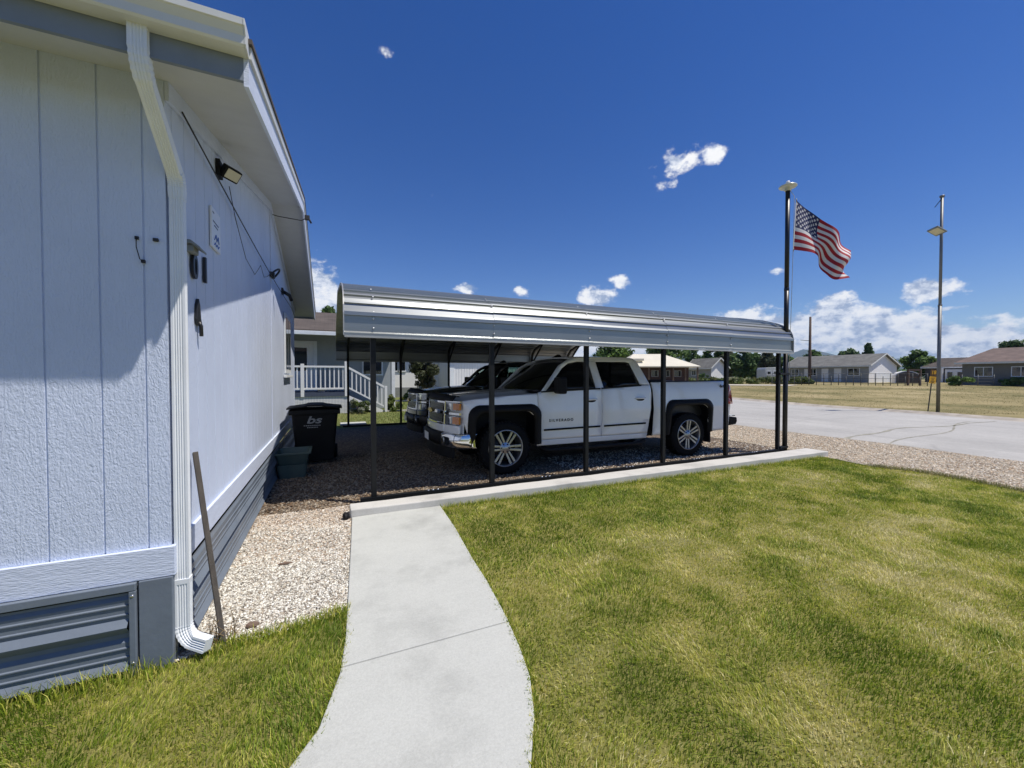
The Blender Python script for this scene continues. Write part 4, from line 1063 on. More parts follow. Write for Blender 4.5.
# ================================================================== PICKUP TRUCKS
# local frame: x runs from the front axle towards the tail, y = -1 is the side facing the lawn, z up
WB = 3.70
def yside(x, z):
    """half width of the body at height z"""
    if z <= .50: w = .955 + (z - .40) * .25
    elif z <= .86: w = .98 + (z - .50) * .075
    elif z <= 1.28: w = 1.007 - (z - .86) ** 2 * .22
    else: w = .968 - (z - 1.28) * .40
    w += .016 * math.exp(-((z - .93) / .045) ** 2) * .5
    if x < -.2: w -= .22 * max(0, (-.2 - x) / .75) ** 2.2
    if x > 4.3: w -= .04 * ((x - 4.3) / .5) ** 2
    return w
def arch(cx, z0=.44):
    """wheel opening, a rounded trapezoid"""
    P = [(cx - .50, z0), (cx - .485, .62)]
    for (a0, a1, ex, ez, r) in ((180, 95, cx - .33, .82, .15), (85, 0, cx + .33, .82, .15)):
        for k in range(6):
            a = R(a0 + (a1 - a0) * k / 5); P.append((ex + r * math.cos(a), ez + r * math.sin(a)))
    P += [(cx + .485, .62), (cx + .50, z0)]
    return P
def flare_out(cx, z0=.44):
    return [(cx + (x - cx) * 1.22, z0 + (z - z0) * 1.2) for x, z in arch(cx, z0)]
def side_panel(m, poly, side, off=0.0, dz=.06, dx=.25, fn=yside):
    """polygon in (x, z) wrapped onto the curved flank of the body"""
    bm = bmesh.new()
    bv = [bm.verts.new((x, 0, z)) for x, z in poly]
    for tri in tessellate_polygon([[Vector((x, z, 0)) for x, z in poly]]): bm.faces.new([bv[i] for i in tri])
    zs_ = [p[1] for p in poly]; xs_ = [p[0] for p in poly]
    z = math.floor(min(zs_) / dz) * dz + dz
    while z < max(zs_):
        bmesh.ops.bisect_plane(bm, geom=bm.verts[:] + bm.edges[:] + bm.faces[:], plane_co=(0, 0, z), plane_no=(0, 0, 1)); z += dz
    x = min(xs_) + dx
    while x < max(xs_):
        bmesh.ops.bisect_plane(bm, geom=bm.verts[:] + bm.edges[:] + bm.faces[:], plane_co=(x, 0, 0), plane_no=(1, 0, 0)); x += dx
    bm.verts.index_update()
    m.add([(v.co.x, side * (fn(v.co.x, v.co.z) + off), v.co.z) for v in bm.verts], [tuple(v.index for v in f.verts) for f in bm.faces], 0, True)
    bm.free(); return m
def panel_ob(name, poly, side, mat, par, off=0.0, th=.02, **kw):
    m = side_panel(MB(), poly, side, off, **kw)
    o = ob(name, m, mat, par, world=False, recalc=True)
    # point normals outward before thickening inward
    me = o.data; bm = bmesh.new(); bm.from_mesh(me)
    if sum(f.normal.y * f.calc_area() for f in bm.faces) * side < 0: bmesh.ops.reverse_faces(bm, faces=bm.faces)
    bm.to_mesh(me); bm.free()
    md = o.modifiers.new('solid', 'SOLIDIFY'); md.thickness = th; md.offset = -1
    return o
def pickup(name, label, loc, rz, paint, glass, flare, dark_bumper, group):
    t = thing(name, label, 'pickup truck', loc, rz, group)
    L = lambda n, m, mat, par=t, **kw: ob(n, m, mat, par, world=False, **kw)
    # ------- lower body and interior
    m = MB(); m.box((-.70, -.66, .42), (4.80, .66, .72)); m.box((.52, -.86, .42), (WB - .56, .86, .55)); m.box((-.55, -.70, .7), (.5, .70, 1.02))
    L('chassis', m, m_black)
    for cx in (0, WB):
        for s in (-1, 1):
            A = arch(cx); m = MB(); n = len(A)
            m.add([(x, s * .66, z) for x, z in A] + [(x, s * (yside(x, z) - .012), z) for x, z in A], [(i, i + 1, n + i + 1, n + i) for i in range(n - 1)], 0, True)
            m.prism(A, 'y', s * .645, s * .655); L('wheel_liner', m, m_black)
            if flare:
                O = flare_out(cx); m = MB(); vs = []
                for (xi, zi), (xo, zo) in zip(A, O):
                    yi = yside(xi, zi); yo = yside(xo, zo)
                    vs += [(xi, s * (yi - .12), zi), (xi, s * (yi + .045), zi), (xo * .4 + xi * .6, s * (yi * .6 + yo * .4 + .05), zo * .4 + zi * .6), (xo, s * (yo + .012), zo), (xo, s * (yo - .02), zo)]
                m.add(vs, [(5 * i + j, 5 * i + j + 1, 5 * i + j + 6, 5 * i + j + 5) for i in range(n - 1) for j in range(4)], 0, True)
                L('fender_flare', m, m_black)
    for s in (-1, 1):
        A0 = arch(0); A1 = arch(WB)
        fen = [(-.66, 1.135), (-.64, .80), (-.60, .67), (-.50, .655)] + [p for p in A0 if p[1] > .64] + [(.50, .44), (.535, .44), (.535, 1.235), (.2, 1.215), (-.25, 1.185), (-.5, 1.16)]
        panel_ob('fender', fen, s, paint, t)
        d1 = [(.545, .50), (.545, 1.245), (.62, 1.265), (1.70, 1.30), (1.735, 1.30), (1.735, .50)]
        d2 = [(1.745, .50), (1.745, 1.30), (2.62, 1.345), (2.80, 1.36), (2.80, 1.2), (2.77, .95), (2.73, .62), (2.71, .50)]
        dr1 = panel_ob('door', d1, s, paint, t); dr2 = panel_ob('door', d2, s, paint, t)
        panel_ob('rocker_panel', [(.54, .405), (.54, .492), (2.715, .492), (2.71, .405)], s, paint, t, dz=.03)
        bed = [(2.845, 1.395), (2.845, .44), (WB - .50, .44)] + [p for p in A1 if p[1] > .45] + [(WB + .50, .44), (4.78, .46), (4.80, .9), (4.80, 1.41)]
        panel_ob('bed_side', bed, s, paint, t)
        m = MB(); vs = []
        for x in (2.85, 3.3, 3.8, 4.3, 4.795):
            z = 1.395 + (x - 2.85) * .008; y = yside(x, z)
            vs += [(x, s * (y + .004), z - .012), (x, s * (y - .01), z + .018), (x, s * (y - .085), z + .018), (x, s * (y - .09), z - .03)]
        m.add(vs, [(4 * i + j, 4 * i + (j + 1) % 4, 4 * i + 4 + (j + 1) % 4, 4 * i + 4 + j) for i in range(4) for j in range(4)] + [(0, 1, 2, 3), (19, 18, 17, 16)])
        L('bed_rail', m, m_black)
        m = MB(); m.box((2.84, s * .80, .75), (4.78, s * .83, 1.38)); L('bed_wall', m, m_blackm)
        # upper cab: pillars and roof rail
        up = [(.60, 1.262), (.68, 1.262), (1.05, 1.63), (1.20, 1.725), (1.38, 1.755), (2.40, 1.765), (2.47, 1.745), (2.59, 1.36), (2.80, 1.36), (2.64, 1.78), (2.55, 1.83), (2.3, 1.845), (1.45, 1.84), (1.20, 1.79), (1.0, 1.68)]
        panel_ob('cab_frame', up, s, paint, t, dx=.15)
        panel_ob('door_pillar', [(1.645, 1.298), (1.795, 1.306), (1.745, 1.768), (1.605, 1.766)], s, paint, t)
        g1 = [(.66, 1.26), (1.65, 1.30), (1.61, 1.77), (1.36, 1.765), (1.18, 1.735), (1.03, 1.64)]
        g2 = [(1.79, 1.30), (2.60, 1.35), (2.47, 1.76), (2.40, 1.775), (1.74, 1.775)]
        panel_ob('side_window', g1, s, glass, t, off=-.014, th=.004); panel_ob('side_window', g2, s, glass, t, off=-.014, th=.004)
        m = MB()
        for a, b in (((.60, 1.258), (1.72, 1.296)), ((1.75, 1.300), (2.60, 1.342))):
            m.bar((a[0], s * (yside(*a) + .006), a[1]), (b[0], s * (yside(*b) + .006), b[1]), .012, .022)
        L('window_weatherstrip', m, m_black)
        # trim on the doors
        for dd, x0, x1 in ((dr1, .64, 1.70), (dr2, 1.78, 2.66)):
            m = MB(); m.bar((x0, s * (yside(x0, .67) + .008), .655 + .01 * (x0 - .6)), (x1, s * (yside(x1, .68) + .008), .655 + .01 * (x1 - .6)), .012, .028); L('side_moulding', m, m_black, dd)
        for dd, x0 in ((dr1, 1.42), (dr2, 2.44)):
            m = MB(); y = yside(x0, 1.11) + .012
            m.tube([(x0, s * (y - .015), 1.115), (x0 + .03, s * (y + .02), 1.12), (x0 + .17, s * (y + .02), 1.122), (x0 + .21, s * (y - .015), 1.12)], .015, 8); L('handle', m, paint, dd)
            m = MB(); m.lathe([(0, .001), (.07, .002), (.08, 0)], 14, 'y', (0, 0, 0)); m.v = [(x0 + .105 + v[0] * 1.1, s * (yside(x0, 1.1) + abs(v[1]) + .002), 1.10 + v[2] * .38) for v in m.v]; L('handle_recess', m, m_black, dd)
        # mirror
        m = MB(); y = yside(.85, 1.3)
        rot = Matrix.Translation((.86, s * (y + .17), 1.36)) @ Matrix.Rotation(R(8) * s, 4, 'Z')
        m.box((-.07, -.13, -.13), (.07, .13, .13), mat=rot); m.bar((.82, s * (y - .05), 1.29), (.84, s * (y + .08), 1.30), .09, .06); L('side_mirror', m, m_black, bevel=.03)
        # tail lamp and mud flap
        panel_ob('tail_lamp', [(4.68, .96), (4.68, 1.02), (4.72, 1.34), (4.845, 1.34), (4.87, .96)], s, m_red, t, off=.012, th=.10)
        m = MB(); m.box((WB + .50, s * .72, .24), (WB + .525, s * 1.01, .60)); L('mud_flap', m, m_black)
        m = MB(); m.tube([(.62, s * .93, .36), (.75, s * 1.0, .33), (2.55, s * 1.0, .33), (2.68, s * .93, .36)], .035, 10); L('side_step', m, m_black)
    # ------- hood, windscreen, roof, rear of the cab, bed
    def xf(y): return -.90 + .20 * abs(y / .9) ** 2.2
    def hood(u, v):
        y = (u * 2 - 1); x0 = xf(y * .84) + .02; x = x0 + (.52 + .12 * (abs(y) ** 2) - x0) * v
        w = .80 + .10 * v
        crown = 1.168 + .085 * v - .03 * (1 - v) ** 3
        b = .030 * (1 / (1 + math.exp(-(.62 - abs(y)) * 26))) * min(1, v * 3 + .2)
        b2 = -.016 * math.exp(-((abs(y) - .30) / .10) ** 2) * min(1, v * 2)
        return (x, y * w, crown + b + b2 - .035 * abs(y) ** 4)
    m = MB().grid(hood, 34, 16); h = L('hood', m, paint, solid=.015)
    def bug(u, v):
        y = (u * 2 - 1) * .80; return (xf(y) - .035 + .11 * v, y, 1.135 + .075 * math.sin(v * 2.2) + .028 * (abs(y) < .6) * v)
    L('hood_deflector', MB().grid(bug, 24, 6), m_black, solid=.008)
    L('cowl', MB().add([(.50, -.88, 1.235), (.42, 0, 1.262), (.50, .88, 1.235), (.66, .90, 1.255), (.58, 0, 1.285), (.66, -.90, 1.255)], [(0, 1, 4, 5), (1, 2, 3, 4)]), m_black)
    def screen(u, v):
        y = u * 2 - 1; w = .885 * (1 - v) + .735 * v
        xb = .47 + .16 * y * y; xt = 1.26 + .06 * y * y
        return (xb + (xt - xb) * v, y * w, 1.262 + (1.80 - .025 * y * y - 1.262) * (v - .04 * math.sin(math.pi * v) * 0) + .018 * math.sin(math.pi * v))
    L('windscreen', MB().grid(screen, 16, 10), glass, solid=.005)
    def roof(u, v):
        y = u * 2 - 1; x = 1.24 + 1.36 * v + .04 * y * y * (1 - v); w = .765 - .02 * v
        e = 1 - abs(y) ** 5
        return (x, y * w, 1.80 + .062 * math.sin(math.pi * (.18 + .64 * v)) - .03 * (abs(y) ** 3) + .008 * e)
    rf = L('roof', MB().grid(roof, 20, 12), paint, solid=.02)
    L('antenna_fin', MB().prism([(1.32, 1.850), (1.52, 1.860), (1.49, 1.905), (1.44, 1.915), (1.36, 1.87)], 'y', -.02, .02), m_black, rf)
    for y in (-.25, 0, .25): L('roof_lamp', MB().lathe([(0, .03), (.04, .02), (.055, 0)], 10, 'z', (1.36, y, 1.85)), m_amber, rf) if False else None
    L('rear_window', MB().add([(2.77, -.74, 1.40), (2.77, .74, 1.40), (2.62, .64, 1.78), (2.62, -.64, 1.78)], [(0, 1, 2, 3)]), glass, solid=.005)
    L('cab_back', MB().box((2.75, -.92, .6), (2.79, .92, 1.40)), paint)
    m = MB()
    for y in (-.42, .42):
        m.box((1.30, y - .25, .72), (1.75, y + .25, .90)); m.box((1.72, y - .24, .85), (1.90, y + .24, 1.42)); m.box((1.78, y - .12, 1.44), (1.88, y + .12, 1.62))
    L('front_seat', m, m_seat, bevel=.05); L('rear_seat', MB().box((2.1, -.75, .72), (2.6, .75, .9)).box((2.52, -.75, .85), (2.68, .75, 1.45)), m_seat, bevel=.05)
    m = MB(); m.box((.62, -.82, .9), (1.0, .82, 1.24)); L('dashboard', m, m_seat, bevel=.04)
    L('steering_wheel', MB().lathe([(.19 + .015 * math.cos(a), .015 * math.sin(a)) for a in np.linspace(0, 6.28, 9)[:-1]], 20, 'x', (1.05, -.42, 1.22), closed=True), m_seat)
    L('cab_floor', MB().box((.55, -.85, .55), (2.76, .85, .60)), m_seat)
    L('bed_floor', MB().box((2.84, -.80, .72), (4.78, .80, .76)), m_blackm); L('bed_front', MB().box((2.84, -.84, .72), (2.87, .84, 1.38)), paint)
    tg = L('tailgate', MB().box((4.80, -.80, .70), (4.85, .80, 1.40)), paint, bevel=.01)
    L('rear_bumper', MB().prism([(4.82, .52), (5.03, .54), (5.06, .60), (5.05, .68), (4.82, .70)], 'y', -.93, .93), m_black if not dark_bumper else m_black, bevel=.02)
    L('bumper_step', MB().box((4.87, -.90, .705), (5.03, -.42, .72)).box((4.87, .42, .705), (5.03, .90, .72)), m_chrome)
    # ------- front
    def fp(nm, mat, y0, y1, z0, z1, d, par=t, k=10, off=0.0, tilt=.05, bev=0):
        """curved block following the bow of the front end"""
        m = MB(); vs = []
        for i in range(k + 1):
            y = y0 + (y1 - y0) * i / k
            for (z, o) in ((z0, off), (z1, off), (z1, off + d), (z0, off + d)): vs.append((xf(y) - o + (z - .9) * tilt, y, z))
        m.add(vs, [(4 * i + j, 4 * i + (j + 1) % 4, 4 * i + 4 + (j + 1) % 4, 4 * i + 4 + j) for i in range(k) for j in range(4)] + [(3, 2, 1, 0), (4 * k, 4 * k + 1, 4 * k + 2, 4 * k + 3)])
        return L(nm, m, mat, par, bevel=bev)
    m = MB()
    core = fp('front_panel', paint, -.92, .92, .64, 1.13, .01, off=-.06)
    gr = fp('grille', m_grillm, -.545, .545, .79, 1.10, .01, off=-.01)
    # mesh texture of the grille: crossing thin bars
    m = MB()
    for z0, z1 in ((.80, .93), (.98, 1.09)):
        for i in range(27):
            y = -.52 + i * .04
            for sg_ in (-1, 1):
                a = (xf(y) + (z0 - .9) * .05 - .004, y, z0); y2 = y + sg_ * .065
                if abs(y2) < .54: m.bar(a, (xf(y2) + (z1 - .9) * .05 - .004, y2, z1), .008, .008)
    L('mesh', m, m_alloy, gr)
    for z0, z1 in ((1.09, 1.13), (.928, .982), (.765, .80)): fp('chrome_bar', m_chrome, -.565, .565, z0, z1, .035, gr, bev=.006)
    for s in (-1, 1): fp('chrome_bar', m_chrome, s * .535, s * .585, .766, 1.129, .033, gr, 4, bev=.005)
    L('emblem', MB().prism([(-.15, .935), (-.05, .935), (-.05, .915), (.05, .915), (.05, .935), (.15, .935), (.17, .955), (.15, .975), (.05, .975), (.05, .995), (-.05, .995), (-.05, .975), (-.15, .975), (-.17, .955)], 'x', xf(0) - .055, xf(0) - .035), m_gold, gr, bevel=.004)
    for s in (-1, 1):
        for z0, z1 in ((.985, 1.115), (.775, .915)):
            hl = fp('headlight', m_head, s * .60, s * .85, z0, z1, .02, t, 6)
            fp('lamp_bowl', m_chrome, s * .69, s * .75, z0 + .02, z1 - .02, .006, hl, 3, off=.02)
            fp('indicator', m_amber if flare else m_head, s * .79, s * .925, z0 + .02, z1 - .015, .028, hl, 6)
        fp('lamp_divider', m_chrome, s * .595, s * .93, .93, .962, .03, t, 6)
        fp('lamp_trim', m_chrome, s * .595, s * .93, 1.117, 1.132, .03, t, 6)
        fp('fender_lip', paint, s * .595, s * .935, .655, .772, .03, t, 6, bev=.01)
    fp('lower_fascia', paint, -.60, .60, .66, .765, .045, bev=.012)
    # bumper: chrome corners, dark centre, wraps round to the wheel opening
    def bump(y0, y1, z0, z1, k=12, ext=.10):
        m = MB(); vs = []
        for i in range(k + 1):
            y = y0 + (y1 - y0) * i / k; b = xf(y) - ext + .25 * max(0, (abs(y) - .82) / .18) ** 1.6
            for z, o in ((z0, .05), (z0 + .03, .012), ((z0 + z1) / 2, 0), (z1 - .02, .01), (z1, .05)): vs.append((b + o, y, z))
        m.add(vs, [(5 * i + j, 5 * i + j + 1, 5 * i + j + 6, 5 * i + j + 5) for i in range(k) for j in range(4)], 0, True); return m
    bm_ = m_chrome if not dark_bumper else m_grillm
    fb = L('front_bumper', bump(-.60, .60, .46, .66), bm_ if dark_bumper else m_black, solid=.03)
    for s in (-1, 1):
        L('bumper_corner', bump(s * .605, s * 1.0, .43, .66), bm_, fb, solid=.02)
        fg = L('fog_lamp_bezel', MB().prism([(s * .62, .50), (s * .82, .49), (s * .80, .60), (s * .62, .61)], 'x', xf(.72) - .115, xf(.72) - .06), m_black, fb, bevel=.01)
        L('fog_lamp', MB().lathe([(0, -.012), (.045, -.01), (.05, 0)], 14, 'x', (xf(.72) - .115, s * .70, .55)), m_head, fg)
    fp('air_dam', m_black, -.82, .82, .28, .45, .05, off=-.02, bev=.02)
    L('number_plate', MB().box((xf(0) - .115, -.155, .48), (xf(0) - .11, .155, .60)), m_signw, fb)
    # ------- wheels
    ty = MB().lathe([(.27, -.125), (.36, -.135), (.395, -.115), (.408, -.07), (.41, 0), (.408, .07), (.395, .115), (.36, .135), (.27, .125)], 44, 'y')
    for k in range(44):
        a = 2 * math.pi * k / 44
        for yy in (-.075, .075):
            mt = Matrix.Rotation(a, 4, 'Y') @ Matrix.Translation((.405, yy, 0)); ty.box((-.01, -.045, -.014), (.010, .045, .014), mat=mt)
    rim = MB().lathe([(.275, -.128), (.283, -.135), (.272, -.140), (.262, -.125), (.255, -.05), (.25, .1)], 44, 'y')
    for k in range(6):
        a0 = k * math.pi / 3 + .26
        for da in (-.135, .135):
            a = a0 + da; ca, sa = math.cos(a), math.sin(a); a2 = a0 + da * .55
            p = Vector((.065 * math.cos(a0 + da * 2.6), -.105, .065 * math.sin(a0 + da * 2.6))); q = Vector((.268 * ca, -.118, .268 * sa))
            d = (q - p).normalized(); x = d.cross(Vector((0, 1, 0)))
            vs = []
            for c, w_ in ((p, .014), (q, .019)):
                for sx, yy in ((-1, 0), (1, 0), (1, .03), (-1, .03)): vs.append(c + x * sx * w_ + Vector((0, yy, 0)))
            rim.add(vs, [(0, 1, 2, 3), (7, 6, 5, 4), (0, 4, 5, 1), (1, 5, 6, 2), (2, 6, 7, 3), (3, 7, 4, 0)])
    rim.lathe([(0, -.122), (.035, -.122), (.045, -.115), (.085, -.108), (.09, -.08), (.0, -.08)], 24, 'y')
    hubm = MB()
    for k in range(6):
        a = k * math.pi / 3 + .26; hubm.lathe([(0, -.016), (.011, -.015), (.012, 0)], 8, 'y', (.065 * math.cos(a), -.108, .065 * math.sin(a)))
    brake = MB().lathe([(0, -.01), (.185, -.01), (.19, .0), (.19, .02), (0, .02)], 30, 'y')
    w0 = None
    for x, s in ((0, -1), (WB, -1), (0, 1), (WB, 1)):
        if w0 is None:
            w0 = L('wheel', brake, m_grillm); ob('tyre', ty, m_tyre, w0, world=False); r_ = ob('rim', rim, m_alloy, w0, world=False, bevel=.003); ob('lug_nut', hubm, m_blackm, w0, world=False); w = w0
        else:
            w = w0.copy(); COL.objects.link(w)
            for c in list(w0.children): k = c.copy(); COL.objects.link(k); k.parent = w
        w.location = (x, s * .855, .41); w.rotation_euler = (0, .3 + x, 0 if s < 0 else math.pi)
    return t
TRK = (2.44, 6.54, 0)
tr = pickup('pickup_truck', 'white crew cab pickup with black fender flares parked nearest the lawn under the carport', TRK, R(-1.6), m_paintw, m_glassd, True, False, 'pickups under the carport')
d1 = [c for c in tr.children if c.name.startswith('door')][0]
bd = place_text('S I L V E R A D O', .060, .003, (.95, -yside(.95, .80) - .004, .80), (1, 0, .0), (0, 0, 1))
ob('badge', bd, m_blackm, d1, world=False)
m = place_text('4x4', .085, .003, (4.58, -yside(4.58, 1.30) - .004, 1.31), (1, 0, 0), (0, .0, 1), .2)
ob('decal', m, m_blackm, tr, world=False)
pickup('pickup_truck', 'dark blue pickup parked behind the white truck with only its nose and windscreen showing', (2.58, 9.45, 0), R(-1.0), m_paintd, m_glassl, False, True, 'pickups under the carport')

def sedan(name, label, loc, rz):
    t = thing(name, label, 'car', loc, rz)
    L = lambda n, m, mat, par=t, **kw: ob(n, m, mat, par, world=False, **kw)
    prof = [(-.85, .30), (-.92, .50), (-.86, .72), (-.70, .82), (.45, 1.0), (.6, 1.02), (2.9, 1.06), (3.55, 1.02), (3.68, .9), (3.70, .5), (3.6, .30)]
    def body(u, v):
        i = u * (len(prof) - 1); k = min(int(i), len(prof) - 2); f = i - k
        x = prof[k][0] * (1 - f) + prof[k + 1][0] * f; z = prof[k][1] * (1 - f) + prof[k + 1][1] * f
        y = (v * 2 - 1); w = .90 - .12 * max(0, (-.3 - x) / .6) ** 2 - .1 * max(0, (x - 3.2) / .5) ** 2
        return (x, y * w, z - (.05 * abs(y) ** 4 if .6 < z else 0))
    m = MB().grid(body, 40, 10)
    for s in (-1, 1): m.add([(x, s * (.90 - .12 * max(0, (-.3 - x) / .6) ** 2 - .1 * max(0, (x - 3.2) / .5) ** 2), z - (.05 if z > .6 else 0)) for x, z in prof], [tuple(range(len(prof)))])
    L('body', m, m_paintg)
    P = [(.50, 1.0), (1.25, 1.42), (1.7, 1.47), (2.5, 1.45), (3.15, 1.05)]
    L('roof', MB().grid(lambda u, v: (1.25 + 1.3 * u, (v * 2 - 1) * .60, 1.43 + .04 * math.sin(math.pi * u) - .02 * (v * 2 - 1) ** 2), 10, 8), m_paintg, solid=.02)
    L('windscreen', MB().grid(lambda u, v: (.52 + .74 * u + .08 * (v * 2 - 1) ** 2 * (1 - u), (v * 2 - 1) * (.80 - .2 * u), 1.0 + .43 * u), 6, 8), m_glassl, solid=.004)
    L('rear_window', MB().grid(lambda u, v: (2.52 + .66 * u, (v * 2 - 1) * (.60 + .2 * u), 1.45 - .42 * u), 6, 8), m_glassl, solid=.004)
    for s in (-1, 1):
        L('side_window', MB().add([(.66, s * .82, 1.0), (3.1, s * .82, 1.03), (2.5, s * .62, 1.44), (1.3, s * .62, 1.43)], [(0, 1, 2, 3)]), m_glassl, solid=.004)
        m = MB()
        for a, b in (((.56, s * .83, 1.0), (1.28, s * .615, 1.43)), ((1.8, s * .83, 1.02), (1.85, s * .63, 1.45)), ((3.12, s * .82, 1.03), (2.5, s * .62, 1.45)), ((1.28, s * .62, 1.43), (2.52, s * .62, 1.45))): m.bar(a, b, .06, .03)
        L('window_frame', m, m_paintg); L('headlight', MB().box((-.88, s * .5, .62), (-.70, s * .80, .74)), m_head, bevel=.02)
        L('tail_lamp', MB().box((3.6, s * .5, .75), (3.70, s * .82, .90)), m_red, bevel=.02)
        L('side_mirror', MB().box((.85, s * .86, 1.0), (1.0, s * 1.02, 1.12)), m_paintg, bevel=.03)
    L('grille', MB().box((-.93, -.45, .45), (-.88, .45, .64)), m_black, bevel=.01)
    for x in (0, 2.75):
        for s in (-1, 1):
            w = L('wheel', MB().lathe([(.2, -.09), (.29, -.1), (.32, -.07), (.325, 0), (.32, .07), (.29, .1), (.2, .09)], 28, 'y', (x, s * .80, .325)), m_tyre)
            L('rim', MB().lathe([(0, -.08), (.05, -.085), (.20, -.07), (.21, 0)], 20, 'y', (x, s * .80, .325)), m_alloy, w)
    return t
sedan('parked_car', 'dark grey green car parked beyond the dark pickup with only its windscreen and roof showing', (4.0, 14.1, 0), R(-4))
# ================================================================== BUILDINGS BEYOND
def onY(px, Y):
    s = (px - CX) / F_PX; return Y * (FX + rgt.x * s) / (FY + rgt.y * s)
def window(par, root_mat, x0, x1, z0, z1, y=None, axis='y', sgn=-1, c=0, split=1, frame=m_white):
    """framed window on a local wall plane at coordinate c facing sgn along axis"""
    def bx(m, a0, a1, b0, b1, d0, d1):
        if axis == 'y': m.box((a0, c + sgn * d0, b0), (a1, c + sgn * d1, b1))
        else: m.box((c + sgn * d0, a0, b0), (c + sgn * d1, a1, b1))
    f = .07; m = MB(); bx(m, x0 - f, x1 + f, z1, z1 + f, .001, .05); bx(m, x0 - f, x1 + f, z0 - f, z0, .001, .06); bx(m, x0 - f, x0, z0, z1, .001, .05); bx(m, x1, x1 + f, z0, z1, .001, .05)
    for k in range(1, split + 1):
        xx = x0 + (x1 - x0) * k / (split + 1); bx(m, xx - .03, xx + .03, z0, z1, .001, .045)
    w = ob('window', m, frame, par, world=False)
    m = MB(); bx(m, x0, x1, z0, z1, .002, .02); ob('pane', m, m_glassw, w, world=False)
    return w
def gable_house(name, label, loc, rz, Lx, Wy, eh, rh, wall, roofm, gable=None, over=.4, skirt=None, hip=0):
    t = thing(name, label, 'house', loc, rz); L = lambda n, m, mat, **k: ob(n, m, mat, t, world=False, **k)
    L('wall', MB().box((0, 0, -.3), (Lx, .15, eh)), wall); L('wall', MB().box((0, Wy - .15, -.3), (Lx, Wy, eh)), wall)
    for x0, x1 in ((-.005, .15), (Lx - .15, Lx + .005)):
        top = [(0, eh), (Wy / 2, rh), (Wy, eh)] if not hip else [(0, eh), (Wy, eh)]
        L('gable_wall', MB().prism([(0.001, -.3)] + top[:1] + top[1:-1] + top[-1:] + [(Wy - .001, -.3)], 'x', x0, x1), gable or wall)
    sl = (rh - eh) / (Wy / 2)
    for s in (0, 1):
        y0, y1 = (-over, Wy / 2) if s == 0 else (Wy + over, Wy / 2)
        z0, z1 = eh - sl * over, rh
        m = MB(); h = hip
        q = [(-over, y0, z0), (Lx + over, y0, z0), (Lx + over - h * (Wy / 2 + over), y1, z1), (-over + h * (Wy / 2 + over), y1, z1)]
        m.add([(a, b, c + .02) for a, b, c in q] + [(a, b, c + .14) for a, b, c in q], [(0, 1, 2, 3), (7, 6, 5, 4), (0, 4, 5, 1), (1, 5, 6, 2), (2, 6, 7, 3), (3, 7, 4, 0)])
        L('roof', m, roofm)
    if hip:
        for sx in (0, 1):
            xa = -over if sx == 0 else Lx + over; xb = xa + (1 if sx == 0 else -1) * hip * (Wy / 2 + over)
            z0 = eh - sl * over; L('roof', MB().add([(xa, -over, z0 + .14), (xa, Wy + over, z0 + .14), (xb, Wy / 2, rh + .14)], [(0, 1, 2)]), roofm)
    m = MB(); z0 = eh - sl * over
    m.box((-over, -over - .04, z0 - .06), (Lx + over, -over - .001, z0 + .13)); L('eave_fascia', m, m_gutter)
    m = MB()
    if not hip:
        for x in (-over - .03, Lx + over + .001):
            for a, b in (((-over, z0 + .03), (Wy / 2, rh + .03)), ((Wy / 2, rh + .03), (Wy + over, z0 + .03))): m.bar((x + .015, a[0], a[1] + .05), (x + .015, b[0], b[1] + .05), .03, .16, up=(0, 0, 1))
        L('rake_board', m, m_gutter)
    if skirt: L('skirting', MB().box((-.02, -.03, -.3), (Lx + .02, -.001, .65)), skirt)
    return t

# ---- neighbour with the white porch, left behind the carport
nb = thing('porch_house', 'grey house with brown shingle roof and white railed porch beyond the black bin', 'house', (-9, 19.6, 0))
NX0, NX1, NYW, NYE = -9.0, 2.75, 19.6, 17.55
ob('wall', MB().box((NX0, NYW, 0), (NX1, NYW + .15, 3.4)).box((NX1 - .15, NYW + .15, 0), (NX1, 26.5, 3.4)), M('grey porch wall paint', (.33, .36, .37), .7, var=.05), nb)
sl = .29
m = MB(); q = [(NX0 - .3, NYE, 3.2), (NX1 + .35, NYE, 3.2), (NX1 + .35, 22.3, 3.2 + sl * (22.3 - NYE)), (NX0 - .3, 22.3, 3.2 + sl * (22.3 - NYE))]
m.add(q + [(a, b, c + .14) for a, b, c in q], [(0, 1, 2, 3), (7, 6, 5, 4), (0, 4, 5, 1), (1, 5, 6, 2), (2, 6, 7, 3), (3, 7, 4, 0)])
ob('roof', m, m_shingle2, nb)
m = MB(); q = [(NX0 - .3, 27.4, 3.2), (NX1 + .35, 27.4, 3.2), (NX1 + .35, 22.3, 3.2 + sl * (22.3 - NYE)), (NX0 - .3, 22.3, 3.2 + sl * (22.3 - NYE))]
m.add(q + [(a, b, c + .14) for a, b, c in q], [(0, 1, 2, 3), (7, 6, 5, 4), (0, 4, 5, 1), (1, 5, 6, 2), (2, 6, 7, 3), (3, 7, 4, 0)]); ob('roof', m, m_shingle2, nb)
ob('gutter', MB().box((NX0 - .3, NYE - .13, 3.13), (NX1 + .35, NYE - .001, 3.28)), m_white, nb, bevel=.01)
dr = ob('door', MB().box((-1.62, NYW - .03, .87), (-.70, NYW - .001, 2.95)), m_housew, nb)
ob('pane', MB().box((-1.50, NYW - .04, 1.75), (-.95, NYW - .031, 2.75)), m_glassw, dr)
m = MB(); m.box((-.695, NYW - .06, .87), (-.55, NYW - .001, 3.05)); m.box((-1.8, NYW - .06, 2.955), (-.70, NYW - .001, 3.05)); ob('door_frame', m, m_white, dr)
